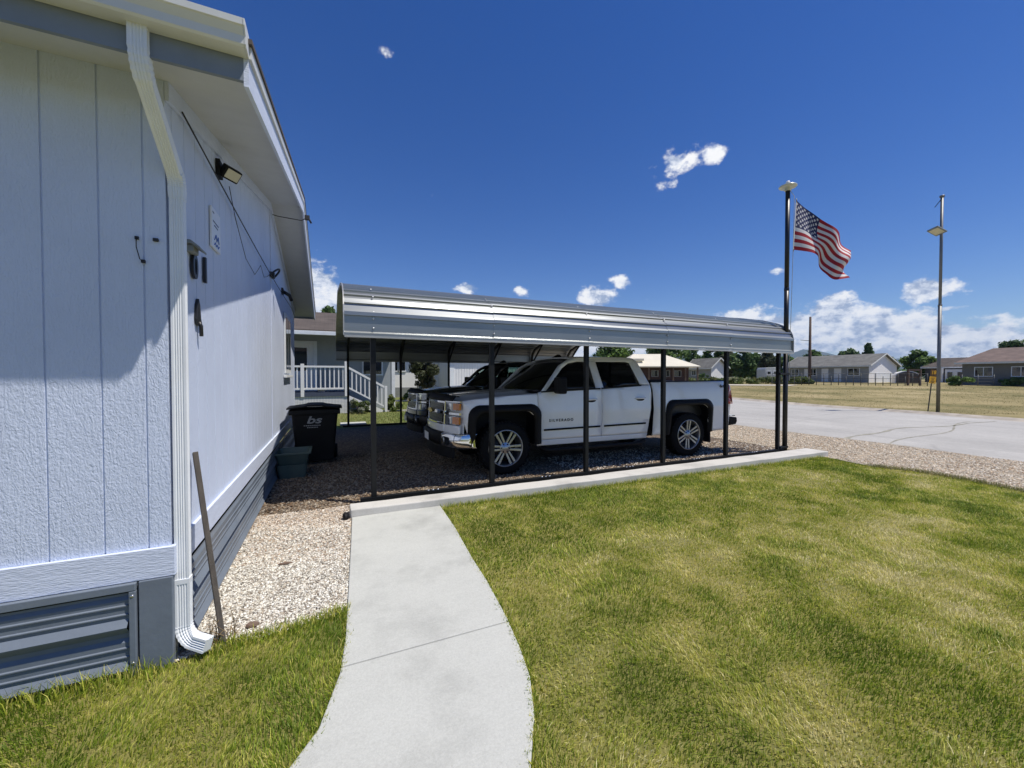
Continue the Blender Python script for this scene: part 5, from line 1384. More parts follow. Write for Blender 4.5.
w = ob('window', MB().box((1.30, NYW - .05, 1.55), (2.22, NYW - .001, 2.75)), m_white, nb); ob('pane', MB().box((1.37, NYW - .07, 1.62), (2.15, NYW - .051, 2.68)), m_glassw, w)
m = MB(); m.box((NX1 - .14, NYW - .03, 0), (NX1 + .02, NYW - .001, 3.2)); ob('corner_board', m, m_white, nb)
DX1 = .62; DY = 17.62
dk = ob('deck', MB().box((NX0, DY, .70), (DX1, NYW - .06, .86)), m_deckblue, nb)
ob('lattice', MB().box((NX0, DY + .03, 0), (DX1, DY + .06, .70)), m_lattice, dk)
m = MB(); m.box((NX0, DY, 1.86), (DX1, DY + .10, 1.93)); m.box((NX0, DY + .02, .98), (DX1, DY + .08, 1.05)); ob('handrail', m, m_housew, dk)
x = DX1 - .17
while x > -4.5:
    ob('baluster', MB().box((x - .022, DY + .03, 1.05), (x + .022, DY + .07, 1.86)), m_housew, dk); x -= .165
for x in (DX1 - .05, -1.02, -2.7): ob('railing_post', MB().box((x - .06, DY - .01, .70), (x + .06, DY + .11, 2.0 if x < 0 else 3.13)), m_housew, dk)
st = ob('stairs', MB().box((DX1, DY + .1, .50), (DX1 + .36, DY + 1.2, .56)).box((DX1 + .36, DY + .1, .30), (DX1 + .75, DY + 1.2, .36)).box((DX1 + .75, DY + .1, .10), (DX1 + 1.15, DY + 1.2, .16)).bar((DX1, DY + .08, .62), (DX1 + 1.35, DY + .08, -.02), .05, .22), m_housew, nb)
A_, B_ = Vector((DX1, DY + .05, 1.88)), Vector((DX1 + 1.50, DY + .05, 1.02))
m = MB(); m.bar(A_, B_, .07, .08); m.bar(A_ - Vector((0, 0, .82)), B_ - Vector((0, 0, .82)), .05, .06); ob('handrail', m, m_housew, st)
for k in range(1, 9):
    p = A_.lerp(B_, k / 9); ob('baluster', MB().box((p.x - .022, p.y - .02, p.z - .82), (p.x + .022, p.y + .02, p.z)), m_housew, st)
ob('railing_post', MB().box((B_.x - .05, B_.y - .05, 0), (B_.x + .05, B_.y + .05, 1.10)), m_housew, st)
m = MB(); m.box((DX1 + 1.35, 17.7, -.02), (DX1 + 3.6, 17.78, .06)); tag(ob('garden_edging', m, m_kerb), 'white concrete edging in the lawn right of the porch stairs', 'edging')
m = MB(); m.box((.25, 13.1, -.02), (1.0, 13.7, .05)); tag(ob('paving_slab', m, m_concrete, bevel=.01), 'pale paving slab on the lawn edge right of the black bin', 'paving slab')
tag(ob('clay_bowl', MB().lathe([(.0, .0), (.10, .0), (.17, .12), (.19, .13), (.16, .11), (.09, .02), (0, .02)], 16, 'z', (-.35, 17.9, .862)), m_housew), 'white planter bowl on the deck of the porch house', 'planter')

# ---- white house and white shed behind
WY = 27.0
wx0, wx1 = onY(390, WY), onY(500, WY)
wh = gable_house('white_house', 'white siding house with grey skirting behind the small round tree', (wx0, WY, gz(wx0, WY)), 0, wx1 - wx0, 7, 3.3, 4.4, m_housew, m_shingle3, skirt=m_greyband)
for a, b in ((391.8, 398), (398.6, 405)): window(wh, None, onY(a, WY) - wx0, onY(b, WY) - wx0, 1.75, 2.55, split=0)
window(wh, None, onY(443, WY) - wx0, onY(450, WY) - wx0, 1.75, 2.55, split=1)
SY = 24.6; sx0, sx1 = onY(448, SY), onY(548, SY)
sh = thing('metal_shed', 'white ribbed metal shed beyond the dark pickup', 'shed', (sx0, SY, 0))
m = MB(); nn = 40
for k in range(nn):
    a = (sx1 - sx0) * k / nn; b = (sx1 - sx0) * (k + 1) / nn; m.box((a, 0, -.1), (b - .035, .05, 3.0)); m.box((b - .035, .02, -.1), (b, .05, 3.0))
m.box((0, .05, -.1), (sx1 - sx0, 5, 2.99)); ob('wall', m, m_housew, sh, world=False)
ob('corner_panel', MB().box((-.02, -.02, -.1), (.40, -.001, 2.2)), m_white, sh, world=False)
ob('roof', MB().prism([(-.3, 3.0), (2.5, 3.6), (5.3, 3.0), (5.3, 3.06), (2.5, 3.68), (-.3, 3.06)], 'x', -.3, sx1 - sx0 + .3), m_tanroof, sh, world=False)

# ---- cream roofed pavilion
gx, gy, g_z = at(624, 45); L_ = 74 / F_PX * 45
gb = thing('pavilion', 'dark maroon pavilion under a wide cream metal roof behind the truck bed', 'pavilion', (gx, gy, g_z), -YAW)
ob('wall', MB().box((.8, .8, -.2), (L_ - .7, 5, 2.05)), m_houseb, gb, world=False)
E_, RZ_ = 2.12, 3.65
m = MB(); q = [(-.2, -.2, E_), (L_ + .2, -.2, E_), (L_ + .2, 6.2, E_), (-.2, 6.2, E_), (1.9, 3, RZ_), (L_ - 2.9, 3, RZ_)]
m.add(q + [(-.2, -.2, E_ - .12), (L_ + .2, -.2, E_ - .12), (L_ + .2, 6.2, E_ - .12), (-.2, 6.2, E_ - .12)], [(0, 1, 5, 4), (1, 2, 5), (2, 3, 4, 5), (3, 0, 4), (6, 7, 1, 0), (7, 8, 2, 1), (8, 9, 3, 2), (9, 6, 0, 3), (9, 8, 7, 6)])
ob('roof', m, m_tanroof, gb, world=False)
ob('side_roof', MB().box((-2.3, .5, 2.75), (2.4, 4, 3.0)).box((-2.1, .7, 2.45), (2.2, 3.8, 2.74)), m_tanroof, gb, world=False)
for k in range(7):
    x = .05 + k * (L_ - .1) / 6; ob('post', MB().box((x - .07, -.07, -.2), (x + .07, .07, E_ - .12)), M('brown post paint', (.12, .085, .06), .8) if k == 0 else bpy.data.materials['brown post paint'], gb, world=False)
for k in range(3):
    x = 3.4 + k * 1.3; window(gb, None, x, x + .7, 1.0, 1.6, c=.8, split=0, frame=m_greyband)
ob('awning', MB().prism([(-2.2, 2.1), (-.4, 2.25), (-.4, 2.32), (-2.2, 2.18)], 'y', .2, 3.5), m_tanroof, gb, world=False)

def span(px0, d0, px1, px2=None):
    """length along the street grid of a wall running from column px0 at distance d0 to px1, and depth of the end wall to px2"""
    x, y, z = at(px0, d0); s = (px1 - CX) / F_PX; y1 = x * (FY + rgt.y * s) / (FX + rgt.x * s)
    if px2 is None: return y - y1
    s = (px2 - CX) / F_PX; return y - y1, y1 * (FX + rgt.x * s) / (FY + rgt.y * s) - x
# ---- small grey house with white gable
hx, hy, hz = at(688, 64)
h1 = gable_house('grey_house', 'small grey house with bright white gable between the tree rows', (hx, hy, hz), -R(90), *span(688, 64, 711, 726), 2.3, 3.55, m_houseg, m_shingle3, m_housew)
window(h1, None, .8, 1.5, 1.0, 1.8)
# ---- long grey house
hx, hy, hz = at(786, 68)
h2 = gable_house('long_grey_house', 'long grey house with grey roof and white gable end behind the pipe fence', (hx, hy, hz), -R(90), *span(786, 70, 866, 893), 2.45, 4.1, m_houseg, m_shingle3, m_housew)
HL = span(786, 70, 866); HW = span(786, 70, 866, 893)[1]
for a, b in ((.08, .17), (.33, .40), (.78, .90)): window(h2, None, HL * a, HL * b, 1.0, 2.0)
for a in (.25, .47, .62): ob('door', MB().box((HL * a, -.04, 0), (HL * a + .95, -.001, 2.05)), m_housew, h2, world=False)
ob('garage_door', MB().box((HL + .006, HW * .2, -.1), (HL + .04, HW * .8, 1.3)), m_white, h2, world=False)
# ---- camper / small shed left of it
hx, hy, hz = at(765, 57)
cm = thing('camper_trailer', 'small pale grey camper trailer at the left end of the long grey house', 'trailer', (hx, hy, hz), -YAW)
ob('body', MB().prism([(0, .4), (0, 1.9), (.15, 2.15), (1.8, 2.2), (2.0, 2.0), (2.0, .4)], 'y', 0, 2), M('pale camper panel', (.5, .52, .52), .5), cm, world=False, bevel=.04)
window(cm, None, .3, .8, 1.2, 1.6, split=0); window(cm, None, 1.2, 1.7, 1.2, 1.6, split=0)
ob('wheel', MB().lathe([(0, -.1), (.28, -.1), (.3, 0), (.28, .1), (0, .1)], 18, 'y', (1.0, .0, .3)), m_tyre, cm, world=False)
ob('drawbar', MB().bar((2.0, 1, .45), (3.0, 1, .4), .08), m_black, cm, world=False)
# ---- arched shed
hx, hy, hz = at(895, 56)
qs = thing('arched_shed', 'small white arched metal shed right of the long grey house', 'shed', (hx, hy, hz), -YAW - R(30))
P = [(1.3 - 1.3 * math.cos(a), .9 + .75 * math.sin(a)) for a in np.linspace(0, math.pi, 13)]
ob('shell', MB().prism([(0, -.2)] + P + [(2.6, -.2)], 'y', .05, 1.6), m_housew, qs, world=False)
ob('front', MB().prism([(.12, -.15)] + [(1.3 - 1.18 * math.cos(a), .9 + .65 * math.sin(a)) for a in np.linspace(0, math.pi, 13)] + [(2.48, -.15)], 'y', .0, .049), m_housen, qs, world=False)
# ---- dark house with white porch
hx, hy, hz = at(925, 62)
h3 = gable_house('dark_house', 'dark house with white framed porch behind the street light pole', (hx, hy, hz), -R(90), 8.0, 7, 2.3, 3.6, m_housen, m_shingle, hip=0)
m = MB(); m.box((2.1, -1.2, -.2), (2.35, -1.0, 2.1)); m.box((4.6, -1.2, -.2), (4.85, -1.0, 2.1)); m.box((2.5, -.9, -.2), (4.6, -.05, 1.9)); ob('porch', m, m_housew, h3, world=False)
window(h3, None, 2.75, 3.3, .5, 1.5, c=-.9, split=0); window(h3, None, 3.8, 4.3, .5, 1.5, c=-.9, split=0)
# ---- right taupe house
hx, hy, hz = at(962, 46)
h4 = gable_house('taupe_house', 'taupe house with red brown roof and white framed windows on the right', (hx, hy, hz), -R(90), 22, 8.5, 2.6, 4.1, m_housed, m_shingle4, over=.5, hip=.35)
for a, b in ((975, 992), (1012, 1030)): window(h4, None, span(962, 46, a), span(962, 46, b), 1.0, 1.95, split=1)
ob('door', MB().box((15, -.05, 0), (15.95, -.001, 2.05)), m_housew, h4, world=False)

# ---- pipe fence across the field
fr = thing('pipe_fence', 'dark pipe rail fence with thin posts between the dry field and the houses', 'fence', at(776, 46))
pf = [at(772 + k * 7.4, 46 - .16 * k) for k in range(22)]
for k, (x, y, z) in enumerate(pf): ob('post', MB().tube([(x, y, z - .2), (x, y, z + 1.0 + .35 * ((k * 7) % 5 > 1))], .04, 6), m_fencep, fr)
m = MB()
for a, b in zip(pf, pf[1:]):
    for h in (1.3, .75, .25): m.tube([(a[0], a[1], a[2] + h), (b[0], b[1], b[2] + h)], .02, 5)
ob('rail', m, m_fencep, fr)
cr = thing('corral_gate', 'dark timber corral frame at the right end of the pipe fence', 'gate', at(913, 44))
x, y, z = at(908, 44); x2, y2, z2 = at(920, 44)
for a in ((x, y, z), (x2, y2, z2)): ob('post', MB().box((a[0] - .09, a[1] - .09, a[2] - .2), (a[0] + .09, a[1] + .09, a[2] + 1.75)), m_polew, cr)
m = MB(); m.bar((x, y, z + 1.7), (x2, y2, z2 + 1.7), .15, .2); m.bar((x, y, z + .9), (x2, y2, z2 + .9), .08, .1); ob('crossbar', m, m_polew, cr)
fw = thing('wire_fence', 'thin wire fence in front of the taupe house', 'fence', at(985, 43))
pf = [at(962 + k * 16, 43) for k in range(6)]
for (x, y, z) in pf: ob('post', MB().tube([(x, y, z - .2), (x, y, z + 1.2)], .035, 6), m_galv, fw)
m = MB()
for a, b in zip(pf, pf[1:]):
    for h in (1.15, .8, .45, .15): m.tube([(a[0], a[1], a[2] + h), (b[0], b[1], b[2] + h)], .010, 4)
ob('wire', m, m_galv, fw)

# ---- street light, marker sign, utility pole
x, y, z = at(938.5, 16.95)
sl_ = thing('street_light', 'tall thin galvanised street light with flat led head at the field edge', 'street light', (x, y, z))
TOPZ = zat(198, 16.95)
ob('pole', MB().tube([(x, y, z - .1), (x, y, 4.5)], .062, 14).tube([(x, y, 4.5), (x, y, TOPZ)], .05, 14).lathe([(.05, 4.47), (.068, 4.47), (.068, 4.53), (.05, 4.56)], 14, 'z', (x, y, 0)), m_galv, sl_)
ob('cap', MB().lathe([(0, TOPZ + .05), (.08, TOPZ + .04), (.085, TOPZ - .02), (.06, TOPZ - .05)], 12, 'z', (x, y, 0)), m_galv, sl_)
c = Vector((x, y, zat(233, 16.95)))
hd = c - rgt * .20 - Vector((FX, FY, 0)) * .05
mt = Matrix.Translation(hd) @ Matrix.Rotation(-YAW + .2, 4, 'Z') @ Matrix.Rotation(R(18), 4, 'Y') @ Matrix.Rotation(R(-14), 4, 'X')
lh = ob('lamp_head', MB().box((-.33, -.19, -.035), (.22, .19, .035), mat=mt), m_greyl, sl_, bevel=.02)
ob('lamp_face', MB().box((-.28, -.15, -.041), (.12, .15, -.036), mat=mt), m_lens, lh)
ob('arm', MB().tube([c, c - rgt * .10], .03, 8), m_galv, sl_)
ob('photocell', MB().lathe([(0, .08), (.04, .07), (.045, 0)], 10, 'z', tuple(hd + Vector((0, 0, .03)))), m_black, lh)
m = MB(); m.bar((x - .03, y, TOPZ - .1), Vector((x, y, TOPZ - .45)) - rgt * .30, .02); ob('wire_tail', m, m_wirem, sl_)
x, y, z = at(928.2, 16.7); P0 = Vector((x, y, z)); P1 = Vector((*at(932.8, 16.7)[:2], zat(371, 16.7)))
ms = thing('marker_sign', 'small amber and yellow marker sign on a leaning metal stake by the street kerb', 'sign', P0)
ob('post', MB().bar(P0 - Vector((0, 0, .1)), P1, .05, .025), m_blackm, ms)
ax = (P1 - P0).normalized(); f_ = Vector((FX, FY, 0))
def sgn_panel(t0, t1, w, mat, nm):
    a = P0.lerp(P1, t0) - f_ * .03; b = P0.lerp(P1, t1) - f_ * .03; return ob(nm, MB().bar(a, b, .012, w, up=rgt), mat, ms)
LEN = (P1 - P0).length
lower = sgn_panel(.70, .865, .27, m_yellow, 'sign_panel'); upper = sgn_panel(.868, 1.03, .24, m_brownsg, 'sign_panel')
ob('lettering', place_text('18', .20, .003, P0.lerp(P1, .96) - f_ * .042 + rgt * .0, rgt, ax), m_yellow, upper)
m = MB()
for t, w_ in ((.83, .16), (.79, .10), (.755, .18), (.725, .12)):
    c = P0.lerp(P1, t) - f_ * .038; m.bar(c - rgt * w_ / 2, c + rgt * w_ / 2, .004, .022)
ob('lettering', m, m_brownsg, lower)
x, y, z = at(809.5, 52)
up_ = thing('utility_pole', 'dark wooden utility pole rising in front of the long grey house', 'utility pole', (x, y, z))
tz = zat(317, 52)
ob('pole', MB().tube([(x, y, z - .3), (x, y, z + 3), (x, y, tz)], [.19, .17, .12], 10), m_polew, up_)
a = Vector((x, y, zat(341, 52))); ob('guy_bracket', MB().bar(a, a - rgt * 1.2 + Vector((0, 0, .12)), .06), m_galv, up_)

# ================================================================== TREES AND BUSHES
def leaf_cloud(centers, radii, n, size, pal, seed, up_bias=.3, flat=1.0):
    rg = np.random.default_rng(seed); C = np.array(centers); r = np.array(radii)
    vol = r ** 2.4; pick = rg.choice(len(C), n, p=vol / vol.sum())
    d = rg.normal(size=(n, 3)); d /= np.linalg.norm(d, axis=1)[:, None]
    rad = r[pick] * (rg.random(n) ** .45) * rg.uniform(.8, 1.12, n)
    p = C[pick] + d * rad[:, None] * np.array([1, 1, flat])
    nrm = d + rg.normal(0, .7, (n, 3)) + np.array([0, 0, up_bias]); nrm /= np.linalg.norm(nrm, axis=1)[:, None]
    t = np.cross(nrm, rg.normal(size=(n, 3))); t /= np.linalg.norm(t, axis=1)[:, None]; b = np.cross(nrm, t)
    s = size * rg.uniform(.5, 1.3, n)[:, None]
    V = np.stack([p - t * s * .9, p - b * s * .45, p + t * s * .9, p + b * s * .45], 1)
    pl = np.array(pal); cl = pl[(rg.integers(0, len(pl), len(C)))[pick]] * .6 + pl[rg.integers(0, len(pl), n)] * .4
    c = cl * rg.uniform(.75, 1.3, n)[:, None]
    return V.reshape(-1, 3), np.arange(4 * n), np.repeat(c[:, None], 4, 1).reshape(-1, 3)
GREEN = [(0.08, 0.145, 0.037), (0.119, 0.2, 0.049), (0.16, 0.254, 0.064), (0.101, 0.164, 0.054)]
DARK = [(0.062, 0.118, 0.042), (0.09, 0.155, 0.051), (0.118, 0.19, 0.062)]
LIGHT = [(0.091, 0.133, 0.031), (0.119, 0.161, 0.039), (0.077, 0.119, 0.028), (0.14, 0.175, 0.049)]
PURP = [(0.043, 0.043, 0.035), (0.062, 0.07, 0.035), (0.035, 0.031, 0.031), (0.078, 0.094, 0.04)]
GREY = [(0.09, 0.112, 0.068), (0.12, 0.135, 0.083), (0.075, 0.093, 0.054)]
def tree(name, label, base, h, rx, pal, seed, n=1500, leaf=.25, shape='round', trunk=.28, clumps=34, group=None, cat='tree'):
    x, y, z = base; t = thing(name, label, cat, base, 0, group); rg = np.random.default_rng(seed)
    cb = h * trunk; cs = []; rs = []
    for k in range(clumps):
        v = rg.random(); a = rg.random() * 6.28
        if shape == 'cone': wv = (1 - v) * .95 + .08
        elif shape == 'column': wv = .55 + .45 * math.sin(math.pi * v)
        else: wv = math.sin(math.pi * (.12 + .80 * v)) ** .7
        rr = rx * wv * math.sqrt(rg.random()) * .72
        cs.append((x + rr * math.cos(a), y + rr * math.sin(a), z + cb + (h - cb) * (.06 + .86 * v))); rs.append(max(rx, .35 * (h - cb)) * rg.uniform(.22, .42) * (.55 + .45 * wv))
    cs.append((x, y, z + cb + (h - cb) * .92)); rs.append(max(rx, .3 * (h - cb)) * .2)
    n = int(n * 1.6)
    m = MB(); lean = rg.normal(0, .04, 2) * h
    m.tube([(x, y, z - .2), (x + lean[0] * .3, y + lean[1] * .3, z + cb), (x + lean[0], y + lean[1], z + h * .8)], [.035 * h + .03, .026 * h + .02, .006 * h], 8)
    for k in range(0, len(cs), 2):
        a = rg.uniform(.5, 1.0); s0 = Vector((x + lean[0] * .3 * a, y + lean[1] * .3 * a, z + cb * a + .1 * h * (1 - a))); e = Vector(cs[k])
        m.tube([s0, s0.lerp(e, .5) + Vector((0, 0, .04 * h)), e], [.014 * h, .009 * h, .004 * h], 5)
    ob('trunk', m, m_bark, t)
    V, Fc, C = leaf_cloud(cs, rs, n, leaf, pal, seed, flat=.9)
    V = V - np.array([x, y, z])
    o = raw_mesh('crown', V, Fc, 4, m_leaf, C); o.parent = t
    return t
def tree_px(label, px, d, ytop, half, pal, seed, **kw):
    b = at(px, d); kw.setdefault('group', 'trees beyond the carport and field'); return tree(kw.pop('name', 'tree'), label, b, zat(ytop, d) - b[2], half * d / F_PX, pal, seed, **kw)
# trees seen over and behind the truck
tree_px('broad green tree behind the pickup roof', 612, 58, 336, 24, GREEN, 101, n=3200, leaf=.32)
tree_px('green tree rising behind the cream pavilion roof', 668, 66, 338, 24, GREEN, 102, n=3000, leaf=.34)
tree_px('slim green tree left of the white gable of the small grey house', 694, 75, 344, 12, DARK, 103, n=1800, leaf=.34)
BT = [(714, 78, 346, 15, GREEN, 'rounded green tree above the small grey house'), (728, 74, 350, 10, GREY, 'grey green willow like tree behind the carport post'),
      (741, 66, 349, 14, DARK, 'dense dark tree right of the fifth carport post'), (755, 70, 353, 11, DARK, 'dark bushy tree left of the flagpole base'), (767, 62, 350, 12, GREY, 'pale grey green tree behind the camper trailer'),
      (786, 78, 356, 10, GREEN, 'low green tree above the left end of the long grey house'), (797, 84, 358, 9, GREEN, 'small green tree left of the utility pole'),
      (813, 88, 350, 12, DARK, 'dark round tree behind the utility pole'), (826, 92, 355, 7, DARK, 'small dark tree right of the utility pole')]
for i, (px, d, yt, hw, pal, lab) in enumerate(BT): tree_px(lab, px, d, yt, hw, pal, 110 + i, n=2200, leaf=.36, trunk=.12)
tree_px('dark pointed conifer above the right half of the long grey house', 868, 92, 342, 11, DARK, 130, n=2600, leaf=.40, shape='cone', trunk=.1, name='conifer_tree')
tree_px('wide dark tree left of the pointed conifer', 850, 94, 348, 13, DARK, 131, n=2400, leaf=.40, trunk=.1)
tree_px('low light green tree right of the white gable end', 886, 88, 355, 11, LIGHT, 132, n=1900, leaf=.36, trunk=.1)
tree_px('round green tree standing alone left of the street light pole', 917, 64, 350, 13.5, GREEN, 133, n=3200, leaf=.28, trunk=.2, clumps=34)
tree_px('dark tree showing over the roof of the taupe house', 1014, 82, 340, 15, DARK, 134, n=2400, leaf=.36)
tree_px('tree top showing above the brown porch house roof', 329, 48, 306, 11, DARK, 135, n=2200, leaf=.30)
for i, px in enumerate((640, 700, 775, 838)): pass
b = at(424, 23.5); tree('tree', 'small round dark leaved tree in front of the white house', b, zat(354, 23.5) - b[2], 15 * 23.5 / F_PX * 1.35, PURP, 140, n=5200, leaf=.11, trunk=.30, clumps=30)
def bush(label, base, h, rx, pal, seed, n=900, leaf=.08, name='bush'):
    x, y, z = base; t = thing(name, label, 'bush', base, 0, 'bushes around the houses'); rg = np.random.default_rng(seed); cs = []; rs = []
    for k in range(14):
        a = rg.random() * 6.28; rr = rx * math.sqrt(rg.random()) * .8; cs.append((x + rr * math.cos(a), y + rr * math.sin(a), z + h * rg.uniform(.12, .8) * (1 - .35 * rr / rx))); rs.append(rx * rg.uniform(.18, .34))
    m = MB()
    for k in range(7): m.tube([(x, y, z - .05), cs[k]], [.02, .006], 5)
    ob('stem', m, m_bark, t); V, Fc, C = leaf_cloud(cs, rs, n, leaf, pal, seed, flat=.85)
    o = raw_mesh('foliage', V - np.array([x, y, z]), Fc, 4, m_leaf, C); o.parent = t; return t
FLW = LIGHT + [(.35, .36, .30), (.06, .10, .03)]
bush('leafy bush with pale flowers left of the porch stairs', (1.05, 17.3, 0), .80, .42, FLW, 150, n=1500, leaf=.06)
bush('yellow green bush at the foot of the porch stairs', (2.55, 18.0, 0), .95, .48, LIGHT + [(.16, .17, .04)], 151, n=1700, leaf=.06)
for i, (px, lab, r_, pal) in enumerate(((411, 'dark shrub against the skirting left under the small round tree', .55, DARK), (433, 'green shrub under the right side of the small round tree', .45, LIGHT), (443, 'small dark shrub by the corner of the white shed', .35, DARK))):
    b = at(px, 24.2); bush(lab, b, 1.0 if i < 2 else .85, r_, pal, 160 + i, n=900, leaf=.08)
b = at(959, 43.5); bush('round green bush in front of the dark house', b, 1.25, 1.05, GREEN, 170, n=1500, leaf=.14)
b = at(1012, 42.5); bush('round green bush under the taupe house window', b, 1.2, 1.0, GREEN, 171, n=1500, leaf=.14)
b = at(801, 50); bush('spreading yellow green bush at the foot of the utility pole', b, .95, 1.3, LIGHT, 172, n=1300, leaf=.16)
b = at(783, 52); bush('low yellow green bush in front of the long grey house', b, .8, 1.1, LIGHT, 173, n=1100, leaf=.16)
b = at(703, 55); bush('dark conical shrub in front of the small grey house', b, 1.7, .8, DARK, 174, n=1100, leaf=.16)
# rank weeds along the back of the field
rg = np.random.default_rng(77); cs = []; rs = []
for k in range(120):
    px = rg.uniform(655, 805); x, y, z = at(px, 51 + rg.uniform(-1.5, 2)); cs.append((x, y, z + rg.uniform(.15, .65))); rs.append(rg.uniform(.4, .75))
V, Fc, C = leaf_cloud(cs, rs, 9000, .16, LIGHT + [(.13, .12, .05), (.05, .07, .03)], 78, flat=.6)
tag(raw_mesh('weeds', V, Fc, 4, m_leaf, C), 'rank green and yellow weeds along the back edge of the dry field', 'weeds', kind='stuff')
# distant wood along the horizon
rg = np.random.default_rng(88); cs = []; rs = []
for k in range(420):
    px = rg.uniform(-200, 1300); d = rg.uniform(130, 230); s = (px - CX) / F_PX * d; x, y = FX * d + rgt.x * s, FY * d + rgt.y * s
    r_ = rg.uniform(2.0, 4.2); cs.append((x, y, gz(x, y) + rg.uniform(.6, 1.0) * r_)); rs.append(r_)
V, Fc, C = leaf_cloud(cs, rs, 42000, .75, DARK + GREEN, 89, flat=.95)
tag(raw_mesh('forest', V, Fc, 4, m_leaf, C), 'far off belt of dark trees along the horizon', 'trees', kind='stuff')

# ================================================================== LIGHT, SKY, AIR
sun_v = Vector((.55, -.42, 1.42)).normalized()
sd = bpy.data.lights.new('sun', 'SUN'); sd.energy = 5.0; sd.angle = R(.53); sd.color = (1.0, .935, .85)
so = bpy.data.objects.new('sun', sd); COL.objects.link(so); so.rotation_euler = sun_v.to_track_quat('Z', 'Y').to_euler()
W = bpy.data.worlds.new('World'); SC.world = W; W.use_nodes = True
nt = W.node_tree; nt.nodes.clear()
wo = nt.nodes.new('ShaderNodeOutputWorld')
sky = nt.nodes.new('ShaderNodeTexSky'); sky.sky_type = 'NISHITA'; sky.sun_disc = False
sky.sun_elevation = math.asin(sun_v.z); sky.sun_rotation = math.atan2(sun_v.x, sun_v.y)
sky.altitude = 800; sky.air_density = 1.0; sky.dust_density = .25; sky.ozone_density = 2.2
bg = nt.nodes.new('ShaderNodeBackground'); bg.inputs[1].default_value = SKY_STRENGTH = .115
hs = N(nt, 'ShaderNodeHueSaturation'); hs.inputs['Hue'].default_value = .517; hs.inputs['Saturation'].default_value = 1.37; hs.inputs['Value'].default_value = .90
nt.links.new(sky.outputs[0], hs.inputs['Color']); nt.links.new(hs.outputs[0], bg.inputs[0])
tc = nt.nodes.new('ShaderNodeTexCoord'); D = tc.outputs['Generated']
def dirpx(px, py): return (fwd + rgt * (px - CX) / F_PX - upv * (py - CY) / F_PX).normalized()
def dotv(v):
    n = N(nt, 'ShaderNodeVectorMath', operation='DOT_PRODUCT'); nt.links.new(D, n.inputs[0]); n.inputs[1].default_value = v; return n.outputs['Value']
def mth(op, a, b=0.0, c=None):
    n = N(nt, 'ShaderNodeMath', operation=op)
    for i, v in enumerate((a, b) if c is None else (a, b, c)):
        if hasattr(v, 'is_linked'): nt.links.new(v, n.inputs[i])
        else: n.inputs[i].default_value = v
    return n.outputs[0]
# cumulus patches: (column, row, half width, half height, weight) of where each cloud stands in the sky
CLOUDS = [(322, 300, 26, 36, 1.0), (300, 330, 40, 30, .9), (836, 318, 30, 30, 1.05), (820, 335, 52, 28, 1.05), (868, 333, 46, 28, 1.05), (900, 340, 56, 26, 1.05), (770, 325, 40, 18, .8), (745, 318, 45, 12, .75), (960, 345, 76, 24, 1.0), (1010, 342, 50, 16, .8), (1080, 340, 80, 26, .9), (1180, 335, 90, 34, .9), (700, 345, 70, 18, .8), (800, 362, 320, 14, .8), (560, 350, 120, 18, .7),
          (926, 289, 36, 14, .74), (905, 292, 22, 8, .55), (676, 164, 34, 17, .56), (670, 185, 30, 9, .42), (713, 154, 15, 13, .58), (621, 282, 13, 10, .68), (598, 297, 24, 12, .95), (466, 288, 20, 8, .70), (520, 290, 11, 7, .55), (387, 51, 16, 10, .33), (776, 271, 9, 5, .6), (953, 308, 24, 4, .5), (985, 318, 34, 6, .5), (640, 300, 16, 5, .4)]
tot = None
for px, py, a, b, wt in CLOUDS:
    c = dirpx(px, py); r_ = Vector((c.y, -c.x, 0)).normalized(); u_ = r_.cross(c)
    sc = (fwd.dot(c)) ** 2
    ra, rb = a / F_PX * fwd.dot(c) ** 1.5, b / F_PX * fwd.dot(c)
    dx = mth('MULTIPLY', dotv(r_), 1 / ra); dy = mth('MULTIPLY', dotv(u_), 1 / rb)
    fr = dotv(c)
    q = mth('MULTIPLY_ADD', dx, dx, mth('MULTIPLY', dy, dy))
    g_ = mth('MULTIPLY', mth('POWER', 2.718, mth('MULTIPLY', q, -1.0)), wt)
    g_ = mth('MULTIPLY', g_, mth('GREATER_THAN', fr, 0.0))
    tot = g_ if tot is None else mth('MAXIMUM', tot, g_)
def cnoise(off, scale, det, ro):
    mp = N(nt, 'ShaderNodeMapping'); mp.inputs['Location'].default_value = off; mp.inputs['Scale'].default_value = (1, 1, 1.5); nt.links.new(D, mp.inputs[0])
    n = N(nt, 'ShaderNodeTexNoise', Scale=scale, Detail=det, Roughness=ro); nt.links.new(mp.outputs[0], n.inputs['Vector']); return n.outputs[0]
def dens(off):
    big = cnoise(off, 13, 10, .62); fine = cnoise(off, 34, 8, .62)
    return mth('ADD', mth('MULTIPLY', mth('SUBTRACT', big, .5), 1.25), mth('MULTIPLY', mth('SUBTRACT', fine, .5), .85))
n0 = dens((0, 0, 0)); up_off = Vector((-.016 * sun_v.x, -.016 * sun_v.y, -.045)); n1 = dens(tuple(up_off))
d0 = mth('ADD', tot, n0)
mps = N(nt, 'ShaderNodeMapping'); mps.inputs['Scale'].default_value = (1, 1, 7); nt.links.new(D, mps.inputs[0])
sn = N(nt, 'ShaderNodeTexNoise', Scale=9.0, Detail=7.0, Roughness=.6); nt.links.new(mps.outputs[0], sn.inputs['Vector']); strat = sn.outputs[0]
mask = N(nt, 'ShaderNodeMapRange'); mask.interpolation_type = 'SMOOTHSTEP'; nt.links.new(d0, mask.inputs[0])
mask.inputs[1].default_value = .34; mask.inputs[2].default_value = .64
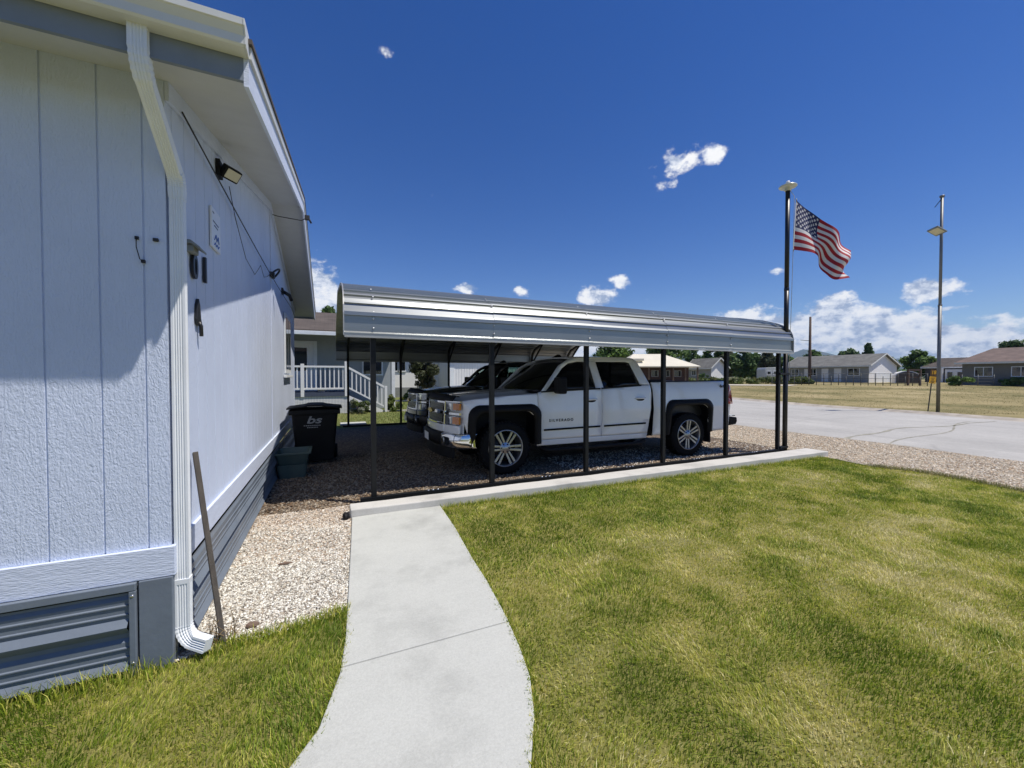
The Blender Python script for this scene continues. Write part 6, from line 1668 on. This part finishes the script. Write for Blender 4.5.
# light where the puff thins out towards the sun, grey where it is thick below
lit = N(nt, 'ShaderNodeMapRange'); nt.links.new(mth('SUBTRACT', mth('ADD', mth('SUBTRACT', n0, n1), mth('MULTIPLY', mth('SUBTRACT', strat, .5), .45)), mth('MULTIPLY', mth('MAXIMUM', mth('SUBTRACT', d0, .75), 0.0), .30)), lit.inputs[0]); lit.inputs[1].default_value = -.20; lit.inputs[2].default_value = .13
cc = N(nt, 'ShaderNodeValToRGB'); el = cc.color_ramp.elements
el[0].position = .0; el[0].color = (.36, .44, .60, 1); el[1].position = 1.0; el[1].color = (1.0, 1.0, 1.0, 1)
e = el.new(.55); e.color = (.80, .84, .92, 1)
nt.links.new(lit.outputs[0], cc.inputs[0])
bgc = nt.nodes.new('ShaderNodeBackground'); bgc.inputs[1].default_value = 1.0; nt.links.new(cc.outputs[0], bgc.inputs[0])
mx = nt.nodes.new('ShaderNodeMixShader'); nt.links.new(mth('MULTIPLY', mask.outputs[0], .96), mx.inputs[0]); nt.links.new(bg.outputs[0], mx.inputs[1]); nt.links.new(bgc.outputs[0], mx.inputs[2])
nt.links.new(mx.outputs[0], wo.inputs[0])
# haze over the valley
HAZE = 0.00011
if HAZE:
    hm = bpy.data.materials.new('valley haze'); hm.use_nodes = True; t_ = hm.node_tree; t_.nodes.clear()
    o_ = t_.nodes.new('ShaderNodeOutputMaterial'); pv = t_.nodes.new('ShaderNodeVolumePrincipled')
    pv.inputs['Color'].default_value = (.50, .70, 1.0, 1); pv.inputs['Density'].default_value = HAZE; pv.inputs['Anisotropy'].default_value = .0
    t_.links.new(pv.outputs[0], o_.inputs['Volume'])
    hz_ = ob('haze', MB().box((-5600, -5600, -60), (5600, 5600, 420)), hm); tag(hz_, 'thin blue summer haze over the valley', 'haze', kind='stuff')
SC.view_settings.view_transform = 'Standard'; SC.view_settings.look = 'None'; SC.view_settings.exposure = .08; SC.view_settings.gamma = 1
SC.render.engine = 'CYCLES'; SC.cycles.max_bounces = 8; SC.cycles.transparent_max_bounces = 12; SC.cycles.volume_bounces = 0
SC.cycles.use_denoising = True
